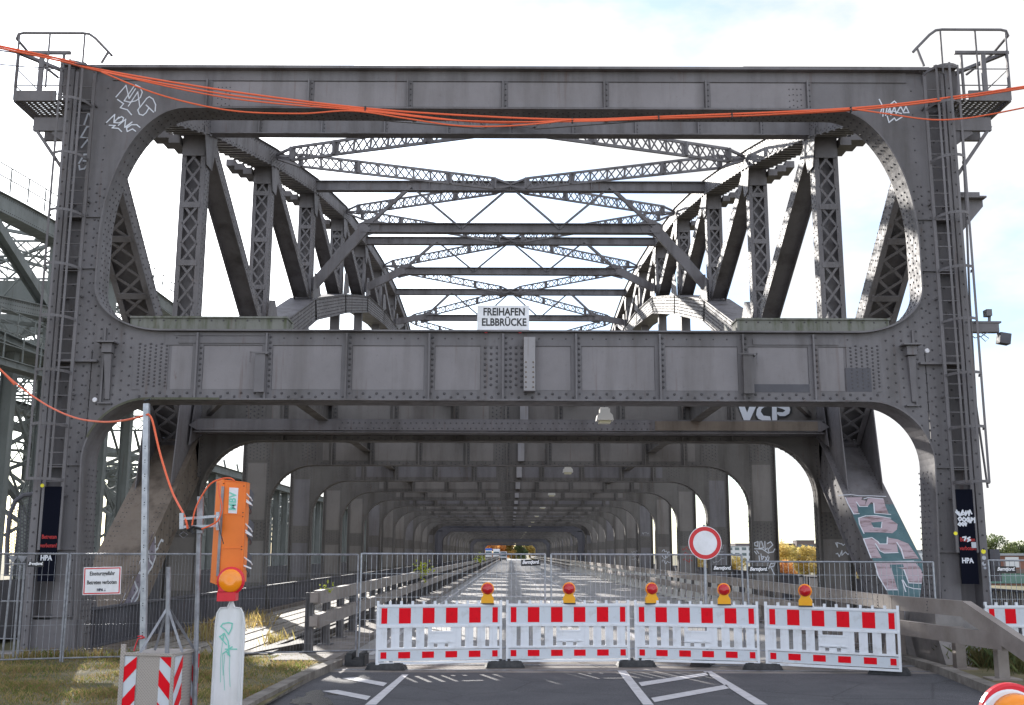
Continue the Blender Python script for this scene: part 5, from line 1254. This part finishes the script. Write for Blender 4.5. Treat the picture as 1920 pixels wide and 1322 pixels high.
st = [[(925, 770), (910, 900), (908, 1120)], [(945, 880), (935, 1000), (945, 1190)], [(990, 890), (985, 1000), (992, 1160)], [(925, 870), (930, 1060)]]
strokes('marker_drip', [c11(s) for s in st], YF(YB_), .004, M['tealpaint'], bc, lift=.004)
# amber lamp
al = empty('warning_lamp', P(432, 1126, YB_), 'amber warning lamp in a red housing on top of the white beacon', 'warning lamp')
m = MB(); m.box((-.105, -.045, -.005), (.03, .05, .075)); m.box((-.03, -.05, .0), (.055, .05, .07)); m.prism([(-.105, -.045, .07), (.03, -.045, .07), (-.04, -.045, .18), (-.075, -.045, .16)], (0, .07, 0)); m.lathe((0, .03, .165), [(.105, 0), (.118, .03), (.118, .055), (.10, .065)], 24, (0, -1, 0)); m.build('housing', M['redplast'], al, local=True)
m = MB(); m.lathe((0, -.03, .165), [(.100, 0), (.098, .012), (.085, .022), (.05, .031), (0, .034)], 28, (0, -1, 0)); m.build('lens', M['amber'], al, smooth=True, local=True)
# near lamp at the lower right corner
nl = empty('warning_lamp', P(1896, 1343, -19.6), 'large blurred looking red and amber lamp cut by the lower right corner', 'warning lamp'); nl['label'] = 'amber lamp with red and white rim cut off by the lower right corner'
m = MB(); m.lathe((0, .03, 0), [(.100, 0), (.114, .02), (.114, .045), (.106, .055)], 36, (0, -1, 0)); m.build('rim', M['redplast'], nl, local=True)
m = MB(); m.lathe((-.010, .02, -.012), [(.098, 0), (.1065, .02), (.1065, .046), (.1, .052)], 36, (0, -1, 0)); m.build('reflector', M['whitesign'], nl, local=True)
m = MB(); m.lathe((.004, -.03, -.012), [(.095, 0), (.09, .03), (.07, .05), (.035, .062), (0, .066)], 32, (0, -1, 0)); m.build('lens', M['amber'], nl, smooth=True, local=True)
m = MB(); m.box((-.1, -.03, -.32), (.1, .06, -.1)); m.box((-.12, -.0, -1.36), (.12, .05, -.31)); m.build('body', M['redplast'], nl, local=True)
# striped ballast box with strutted tube
YBX = -14.5
A, Bc, C = P(233, 1231, YBX+.05), P(326, 1228, YBX-.05), P(373, 1226, YBX+.55)
zt_ = 1.285
for v in (A, Bc, C): v.z = zt_
bx = empty('ballast_box', (Bc.x, Bc.y, .07), 'tread plate ballast box with red and white stripes holding a strutted tube', 'ballast box')
D = A+(C-Bc)
m = MB(); m.prism([A, Bc, C, D], (0, 0, -1.2)); 
m.build('tread_plate', M['alu'], bx)
fr_, wt = MB(), MB()
def face_stripes(P0, P1, cols):
    fr_ = MB()
    u = (P1-P0); n = u.cross(Vector((0, 0, -1))).normalized(); n = n if n.y < 0 or n.x > 0 and n.dot(Vector((1, -1, 0))) > 0 else -n
    Wd = u.length; u.normalize()
    for (u0, u1, sl_) in cols:
        q = lambda a, v, l: P0+u*a-Vector((0, 0, v))+n*l
        wt.face([q(u0, .012, .004), q(u1, .012, .004), q(u1, 1.18, .004), q(u0, 1.18, .004)])
        h = (u1-u0)*1.05; v = -.14 if sl_ > 0 else -.02
        while v < 1.1:
            a, b = (v, v+h) if sl_ > 0 else (v+h, v)
            z = [max(.012, min(1.18, t)) for t in (a, b, b+.125, a+.125)]
            if z[2] > z[1]+1e-4 or z[3] > z[0]+1e-4: fr_.face([q(u0, z[0], .007), q(u1, z[1], .007), q(u1, z[2], .007), q(u0, z[3], .007)])
            v += .25
        fr_.build('red_stripe', M['reflred'], bx); fr_ = MB()
W1, W2 = (Bc-A).length, (C-Bc).length
face_stripes(A, Bc, [(.0, W1*.27, -1), (W1*.73, W1, 1)]); face_stripes(Bc, C, [(.01, W2*.33, -1), (W2*.72, W2, 1)])
wt.build('white_sheeting', M['reflwhite'], bx)
m = MB()
for a, b in ((A, Bc), (Bc, C)): m.bar(a+Vector((0, 0, .005)), b+Vector((0, 0, .005)), .03, .022)
m.bar(Bc+Vector((0, -.01, 0)), Bc+Vector((0, -.01, -1.2)), .025, .02, (0, 1, 0)); m.bar(A+Vector((-.01, 0, .08)), A+Vector((-.01, 0, -1.2)), .035, .03, (0, 1, 0)); m.build('edge_angle', M['alu'], bx)
cT = (A+C)/2; base = Vector((P(313, 1228, YBX+.18).x, YBX+.18, zt_)); top = P(316, 1063, YBX+.18)
m = MB(); m.tube([base, top], .0195, 10); 
ap = base.lerp(top, .53)
for px in (262, 290, 342, 364): q = P(px, 1228 if px != 290 else 1226, YBX+(.02 if px in (262,) else .32 if px in (290,) else .1 if px == 342 else .4)); q.z = zt_+.01; m.bar(ap, q, .020, .006, (0, 1, 0))
m.build('strutted_tube', M['galvdull'], bx)
# galvanised sign post and its neighbours
m = MB(); pa, pb = P(275, 757, -13.2), P(267, 1322, -13.2); pd = (pb-pa); pb2 = pa+pd*((pa.z-.07)/-pd.z); m.bar(pa, pb2, .052, .052, (0, 1, 0)); sp_ = None
o = m.build('perforated_post', M['galv'], origin=tuple(pb2)); tag(o, 'tall square galvanised post carrying the single orange cable', 'post')
m = MB()
for i in range(22): c = pa.lerp(pb2, .12+.85*i/22)+Vector((.0, -.027, 0)); m.rivet(c, (0, -1, 0), .006); m.rivet(c-Vector((0, 0, .022)), (0, -1, 0), .005)
h = m.build('hole', M['black'], o)
m = MB(); q = P(276, 752, -13.2); m.tube([q+Vector((-.03, 0, 0)), q+Vector((.03, 0, .02))], .008, 5); m.build('clip', M['black'], o)
m = MB(); q = P(268, 1195, -13.2); m.tube([q+Vector((-.035, -.04, .01)), q+Vector((.0, -.05, .015)), q+Vector((.03, -.04, 0)), q+Vector((0, -.045, -.005)), q+Vector((-.03, -.04, -.01)), q+Vector((-.05, -.03, -.06)), q+Vector((-.065, -.03, -.12))], .006, 5); m.build('tape', M['redplast'], o)
m = MB(); m.bar(P(211, 870, -2)+Vector((0, 0, 0)), P(211, 1100, -2), .02, .02, (0, 1, 0))

# ================================================================== CABLES
def sag(p, q, s_, n=22):
    p = Vector(p); q = Vector(q); return [p.lerp(q, i/n)-Vector((0, 0, s_*4*(i/n)*(1-i/n))) for i in range(n+1)]
def cable(pxs, Ys, r, mat, label, group=None, n=9):
    V = [P(px, py, Y) for (px, py), Y in zip(pxs, Ys)]; pts = []
    if pxs[0][0] < 0: V.insert(0, V[0]+(V[0]-V[1]).normalized()*7)      # the run goes on outside the view
    if pxs[-1][0] > 1920: V.append(V[-1]+(V[-1]-V[-2]).normalized()*7)
    for i in range(len(V)-1):      # catmull-rom
        p0, p1, p2, p3 = V[max(i-1, 0)], V[i], V[i+1], V[min(i+2, len(V)-1)]
        for j in range(n):
            t = j/n; pts.append(.5*((2*p1)+(p2-p0)*t+(2*p0-5*p1+4*p2-p3)*t*t+(3*p1-p0-3*p2+p3)*t**3))
    pts.append(V[-1]); m = MB(); m.tube(pts, r, 6); o = m.build('cable', mat); return tag(o, label, 'cable', group)
gcb = 'orange cables strung across the portal'
Y_ = -.45
cable([(-30, 80), (120, 112), (190, 131), (430, 171), (685, 203), (900, 218), (1075, 224), (1235, 219), (1595, 203), (1800, 180), (1950, 158)], [-3, -1.5, -.6]+[Y_]*5+[Y_, -.8, -2], .022, M['cable'], 'uppermost and tautest of the orange cables in front of the top beam', gcb)
cable([(-30, 84), (120, 116), (190, 134), (430, 178), (685, 206), (900, 229), (1075, 226), (1300, 221), (1595, 207), (1800, 184), (1950, 161)], [-3.05, -1.55, -.65]+[Y_-.03]*5+[Y_, -.85, -2.05], .020, M['cable'], 'second orange cable in the bundle across the top beam', gcb)
cable([(60, 100), (190, 134), (430, 184), (685, 208), (860, 226), (1075, 228), (1235, 222), (1420, 216), (1595, 205)], [-2, -.7]+[Y_-.06]*7, .016, M['cable'], 'thin middle strand of the orange cable bundle', gcb)
cable([(190, 135), (300, 178), (430, 207), (560, 213), (660, 208), (760, 222), (850, 235), (930, 237), (1010, 232), (1075, 224)], [-.75]+[Y_-.08]*9, .018, M['cable'], 'lowest sagging orange strand left of the centre', gcb)
cable([(1595, 204), (1660, 213), (1740, 224), (1800, 223), (1860, 214), (1950, 196)], [Y_-.05, -.6, -.8, -1, -1.3, -2], .017, M['cable'], 'slack orange strand drooping past the right ladder', gcb)
cable([(-30, 90), (60, 104), (190, 128)], [-3, -2, -.7], .014, M['cabledark'], 'dark thin cable under the orange ones at the upper left', None)
cable([(-30, 118), (60, 126), (160, 128)], [-3, -2, .2], .012, M['cabledark'], 'thin dark wire reaching the left platform from the left edge', None)
m = MB()
for px, py in ((685, 205), (1073, 226), (1235, 221), (1372, 218), (1595, 206)): c = P(px, py, Y_-.03); m.bar(c+Vector((0, 0, -.06)), c+Vector((0, 0, .06)), .03, .09, (0, 1, 0))
o = m.build('cable_tie', M['black']); tag(o, 'black ties gathering the orange cable bundle', 'cable tie')
cable([(-25, 665), (0, 692), (40, 727), (90, 761), (140, 783), (190, 791), (235, 788), (278, 777)], [-9, -9, -9.5, -10.2, -11, -12, -12.8, -13.25], .011, M['cable'], 'single orange cable sagging from the left edge to the square post')
cable([(278, 777), (286, 790), (300, 850), (322, 920), (345, 966), (352, 992)], [-13.25, -13.25, -13.4, -13.7, -14.1, -14.15], .010, M['cable'], 'orange cable hanging from the square post down to the traffic light clamp')
cable([(360, 985), (368, 950), (392, 910), (415, 898), (432, 897), (440, 902)], [-14.17]*6, .007, M['cable'], 'orange cable looping over the top of the traffic light')
cable([(378, 992), (395, 985), (410, 974), (416, 950), (411, 925), (409, 905)], [-14.2]*6, .007, M['cable'], 'orange cable rising behind the grey strip of the traffic light')

# ================================================================== PENDANT LAMPS
def make_pendant():
    t = empty('pendant_lamp', (0, 0, 0))
    m = MB(); m.prism([(-.22, -.2, -.10), (.22, -.2, -.10), (.20, -.2, .03), (.13, -.2, .10), (.13, -.2, .2), (-.13, -.2, .2), (-.13, -.2, .10), (-.20, -.2, .03)], (0, .4, 0)); m.box((-.10, -.06, .2), (.10, .06, .25)); m.build('housing', M['lampwhite'], t, local=True)
    m = MB(); m.box((-.15, -.15, -.17), (.15, .15, -.10)); m.build('diffuser', M['lampglass'], t, local=True)
    m = MB(); m.tube(sag((-11.6, 0, .42), (6.6, 0, .42), .12), .012, 5); m.tube([(0, 0, .22), (0, 0, .36)], .015, 5); m.build('span_wire', M['black'], t, local=True)
    return t
pl = make_pendant(); k = 0
for i, kk in enumerate([.5, 2.5, 4.5, 6.5, 8.5, 10.5, 12.5, 14.5, 16.5, 18.5, 20.5, 22.5, 24.5, 28.5, 32.5]):
    o = pl if i == 0 else copy_tree(pl); o.location = (2.5, kk*B, 5.62)
    tag(o, ['nearest pale pendant lamp, behind the portal beam', 'second pendant lamp from the viewer in the row under the cross beams', 'third pendant lamp from the viewer under the cross beams', 'fourth pendant lamp from the viewer under the cross beams'][i] if i < 4 else '%s pendant lamp from the viewer under the cross beams' % 'fifth sixth seventh eighth ninth tenth eleventh twelfth thirteenth fourteenth fifteenth'.split()[i-4], 'lamp', 'pendant lamps in a row under the cross beams')

# ================================================================== VEHICLES AT THE FAR END
def van(x, y, w_, h, ln, label, cat, name, truck=False, tarp=None):
    t = empty(name, (x, y, 0), label, cat)
    m = MB(); hw = w_/2
    prof = [(0, .35), (0, 1.15), (.35, 1.3), (1.15, h-.15), (1.4, h), (ln, h), (ln, .35)] if not truck else [(0, .4), (0, 1.5), (.15, h*.75), (.35, h*.8), (2.0, h*.8), (2.0, .4)]
    m.prism([(-hw, a, b) for a, b in prof], (w_, 0, 0)); m.build('body', M['facade'], t, local=True)
    m = MB()
    if truck: m.prism([(-hw+.15, -.01, 1.55), (hw-.15, -.01, 1.55), (hw-.2, .14, h*.73), (-hw+.2, .14, h*.73)], (0, .01, .0))
    else: m.prism([(-hw+.12, .36, 1.32), (hw-.12, .36, 1.32), (hw-.2, 1.08, h-.22), (-hw+.2, 1.08, h-.22)], (0, -.02, .015))
    m.build('windscreen', M['glass'], t, local=True)
    m = MB(); m.box((-hw+.1, -.04, .4), (hw-.1, .02, .85)); m.build('grille', M['black'], t, local=True)
    for sx in (-1, 1):
        MB().box((sx*(hw-.35)-.14, -.05, .88), (sx*(hw-.35)+.14, -.01, 1.08)).build('headlight', M['silver'], t, local=True)
        for yy in (.9, ln-1.0):
            MB().lathe((sx*(hw-.15)-.12, yy, .36), [(.36, 0), (.36, .24)], 16, (1, 0, 0)).build('wheel', M['tyre'], t, local=True)
        m = MB(); m.box((sx*(hw+.12)-.1, .5, 1.5), (sx*(hw+.12)+.1, .6, 1.85)); m.build('mirror', M['black'], t, local=True)
    if truck:
        m = MB(); m.box((-hw-.03, 2.2, 1.0), (hw+.03, ln, h)); m.build('cargo_box', tarp or M['facade'], t, local=True)
    return t
van(-1.9, 290, 2.0, 2.7, 5.6, 'white van driving towards the camera in the left lane far down the bridge', 'van', 'van')
van(-5.3, 400, 2.5, 3.9, 9, 'white truck front at the far end of the bridge just right of the blue one', 'truck', 'truck', True)
van(-8.3, 402, 2.5, 4.1, 9, 'blue and white truck at the far left edge of the bridge opening', 'truck', 'truck', True, M['truckblue'])

# ================================================================== VEGETATION
def leafmesh(m, c, rad, n, s_, rr, flat=.8):
    for _ in range(n):
        while True:
            d = Vector((rr.uniform(-1, 1), rr.uniform(-1, 1), rr.uniform(-1, 1)))
            if d.length < 1: break
        p = Vector(c)+Vector((d.x*rad[0], d.y*rad[1], d.z*rad[2])); a = Vector((rr.uniform(-1, 1), rr.uniform(-1, 1), rr.uniform(-1, 1))).normalized(); b = a.orthogonal().normalized(); z = s_*rr.uniform(.6, 1.4)
        m.face([p-a*z, p+b*z*.6, p+a*z, p-b*z*.6])
def tree(x, y, h, r_, mat, label, seed, group=None, dens=1., z0=-1.2, cat='tree', leaf=.2, low=.28):
    rr = random.Random(seed); t = empty('tree' if cat == 'tree' else 'bush', (x, y, z0), label, cat, group)
    m = MB(); m.tube([(0, 0, 0), (rr.uniform(-.1, .1), 0, h*.35), (rr.uniform(-.3, .3), 0, h*.8)], [h*.022, h*.017, h*.006], 7)
    cl = []
    for i in range(int(9*dens)+5):
        an = rr.uniform(0, 6.28); hh = rr.uniform(low, .93); rad = r_*(1-abs(hh-.5)*1.1)*rr.uniform(.35, .95); c = Vector((math.cos(an)*rad, math.sin(an)*rad, h*hh)); cl.append(c)
        m.tube([(0, 0, h*hh*.6), c], [h*.008, h*.003], 5)
    m.build('trunk', M['bark'], t, local=True)
    m = MB()
    for c in cl: s_ = r_*rr.uniform(.28, .5); leafmesh(m, c, (s_, s_, s_*.75), int(150*dens), leaf, rr)
    m.build('crown', mat, t, local=True); return t
lim = [('leafor', 'orange autumn tree'), ('leafyel', 'yellow autumn tree'), ('leafgr', 'dark green tree')]
far = [(-15, 440, 13, 6, 'leafor', 'leftmost orange autumn tree beyond the end of the bridge'), (-8.5, 450, 13, 5.5, 'leafor', 'orange autumn tree rising behind the two trucks'), (-3.2, 462, 13, 5.5, 'leafor', 'yellow orange autumn tree straight behind the van'), (1.6, 455, 12, 4.5, 'leafyel', 'yellow tree between the orange trees and the dark green tree'), (5.5, 432, 11, 3.2, 'leafgr', 'dark green tree in the middle of the bridge opening'), (9.5, 445, 12, 4, 'leafyel', 'yellow green tree right of the dark green tree in the bridge opening'), (14, 450, 12, 5, 'leafor', 'reddish tree at the right edge of the bridge opening')]
for i, (x, y, h, r_, mt, lb) in enumerate(far): tree(x, y, h, r_, M[mt], lb, 50+i, 'autumn trees beyond the far end of the bridge', 1.7, leaf=.45, low=.12)
rgt = [(27.6, 90, 4.0, 2.4, 'leafyel', 'broad yellow bush left in the gap between the right columns'), (29.8, 95, 4.5, 2.8, 'leafyel', 'tallest yellow bush in the gap between the right columns'), (32.4, 93, 4.1, 2.6, 'leafyel', 'yellow bush right in the gap between the right columns'), (24.2, 100, 3.4, 2.3, 'leafyel', 'yellow bush seen beside the fence posts'), (22.2, 104, 3.2, 2.2, 'leafyel', 'low yellow bush left of the fence posts'), (25.6, 80, 2.6, 1.6, 'leafor', 'small orange bush low between the right columns'), (36, 96, 4.2, 3, 'leafyel', 'yellow bush hidden mostly by the right chord')]
for i, (x, y, h, r_, mt, lb) in enumerate(rgt): tree(x, y, h, r_, M[mt], lb, 80+i, 'yellow bushes beyond the right parapet', 1.5, cat='bush', leaf=.13, low=.1)
for i, (x, y, h, r_, lb) in enumerate(((60.5, 113, 5.6, 2.6, 'dark green tree just right of the right portal leg'), (63.5, 114, 4.9, 2.2, 'smaller dark green tree left of the white ribbed hall'))): tree(x, y, h, r_, M['leafgr'], lb, 120+i, None, 1.6, leaf=.13)
tree(46.5, 116, 4.0, 2.4, M['leafor'], 'orange bush seen between the right chord and the portal leg', 140, None, 1.3, cat='bush')
# buildings
def building(x, y, w_, d, h, mat, label, floors, bays, wm, z0=-1.2, roof=None):
    t = empty('building', (x, y, z0), label, 'building')
    MB().box((-w_/2, 0, 0), (w_/2, d, h)).build('wall', mat, t, local=True)
    for f in range(floors):
        for b in range(bays):
            m = MB(); x0 = -w_/2+w_*(b+.18)/bays; x1 = -w_/2+w_*(b+.82)/bays; z0_ = h*(f+.32)/floors; z1 = h*(f+.82)/floors; m.box((x0, -.04, z0_), (x1, .05, z1)); m.build('window', wm, t, local=True)
    m = MB(); m.box((-w_/2-.2, -.2, h), (w_/2+.2, d+.2, h+.25)); m.build('roof', roof or M['greyfac'], t, local=True); return t
building(90, 400, 24, 20, 6.3, M['facade'], 'white office building seen left of the tagged column', 3, 9, M['glass'])
building(118, 416, 56, 20, 7.4, M['brickbr'], 'long brown building above the yellow bushes', 2, 10, M['glass'])
building(117, 412, 7, 6, 8.7, M['brickbr'], 'raised brown block on the long brown building', 1, 3, M['glass'])
building(138, 330, 40, 20, 4.6, M['greyfac'], 'pale grey flat hall beyond the right chord', 1, 4, M['facade'])
b_ = building(66, 100, 25, 8, 3.25, M['brick'], 'brick hall with green glazing at the far right edge', 1, 3, M['brick'])
m = MB(); m.box((-12.4, -.12, .2), (12.4, -.02, 1.3)); m.build('glazing', M['greenglass'], b_, local=True)
m = MB(); m.box((-12.4, -.2, 1.32), (12.4, -.02, 1.8)); m.build('fascia', M['brickbr'], b_, local=True)
m = MB(); m.box((-10.5, -.1, 1.95), (-9.0, -.02, 3.1)); m.build('poster_window', M['facade'], b_, local=True)
building(80, 122, 26, 6, 3.9, M['facade'], 'white ribbed hall behind the brick hall at the right edge', 1, 12, M['greyfac'])
# grass
def blades(name, pts, hmin, hmax, mats, label, seed, wd=.006, lean=.6):
    rr = random.Random(seed); m = MB()
    for (x, y, z, dn) in pts:
        h = rr.uniform(hmin, hmax)*dn; an = rr.uniform(0, 6.28); dx, dy = math.cos(an)*wd, math.sin(an)*wd; lx, ly = rr.gauss(0, h*lean*.5), rr.gauss(0, h*lean*.5)
        m.cur = 0 if rr.random() < .62 else 1
        m.face([(x-dx, y-dy, z), (x+dx, y+dy, z), (x+lx*.4+dx*.7, y+ly*.4, z+h*.6), (x+lx, y+ly, z+h)])
    o = m.build(name, mats); return tag(o, label, 'grass', kind='stuff')
rr = random.Random(3); pts = []
from mathutils import noise as mnoise
for _ in range(52000):
    y = -1.2-8.6*rr.random()**.9; x = -3.6-9.2*rr.random()
    d = mnoise.noise(Vector((x*.9, y*.9, 0)))
    if rr.random() < .55+d*.9: pts.append((x, y, .07, .55+max(-.2, d)*.7))
blades('lawn', pts, .05, .13, [M['drygrass'], M['grass']], 'patchy dry and green lawn at the lower left', 4, wd=.007, lean=1.1)
pts = [(rr.uniform(-9.5, -5.6), rr.gauss(-1.75, .2), .07, rr.uniform(.6, 1.3)) for _ in range(2200)]
blades('weed_strip', pts, .07, .2, [M['drygrass'], M['grass']], 'taller dry weeds along the foot of the left fence', 5)
pts = []
for cx_, cy_, n, s_ in ((8.75, -1.9, 700, .28), (9.2, -2.6, 900, .5), (10.3, -2.4, 1100, .9), (9.9, -3.6, 1300, .9), (11.5, -3.0, 1200, 1.2)):
    pts += [(rr.gauss(cx_, s_*.5), rr.gauss(cy_, s_*.45), .05, rr.uniform(.5, 1.2)) for _ in range(n)]
blades('weed_clump', pts, .12, .42, [M['weed'], M['leafgr']], 'long green and straw grass round the right guardrail posts', 6, lean=.9)
for i, (px, py, n, s_, mt, lb) in enumerate(((860, 0, 0, 0, '', ''),)): pass
pts = []
for cx_, cy_, n, s_ in ((-7.6, 5, 260, .35), (-8.3, 7.5, 260, .4), (-5.5, 3.0, 220, .22), (-7.7, 10, 260, .5), (-6.2, 1.2, 120, .2), (-8.4, 13, 200, .5)):
    pts += [(rr.gauss(cx_, s_*.6), rr.gauss(cy_, s_*1.4), -.08, rr.uniform(.5, 1.2)) for _ in range(n)]
blades('weed_tuft', pts, .12, .45, [M['drygrass'], M['leafyel']], 'straw coloured tufts growing between the walkway boards', 7)
for px, py, Y, s_, lb in ((612, 1106, .1, .13, 'lime green sprig growing at the end of the left guardrail'), (792, 1066, 24, .38, 'lime yellow sprig above the middle of the left guardrail'), (900, 1046, 90, .6, 'tiny yellow sprig far along the left guardrail')):
    c = P(px, py, Y); t = empty('sprig', (c.x-.0, Y, c.z-s_*1.6), lb, 'plant'); m = MB(); r3 = random.Random(px)
    for _ in range(70):
        p = Vector((r3.gauss(0, s_*.5), r3.gauss(0, s_*.5), s_*1.6+r3.gauss(0, s_*.55))); a = Vector((r3.uniform(-1, 1), r3.uniform(-1, 1), r3.uniform(-.6, 1))).normalized(); b = a.orthogonal().normalized(); z = s_*.22
        m.face([p-a*z, p+b*z*.6, p+a*z, p-b*z*.6])
    m.build('leaves', M['leaflime'], t, local=True); m = MB()
    for _ in range(6): m.tube([(0, 0, -.3), (r3.gauss(0, s_*.3), 0, s_), (r3.gauss(0, s_*.6), 0, s_*2)], s_*.02, 4)
    m.build('stem', M['bark'], t, local=True)
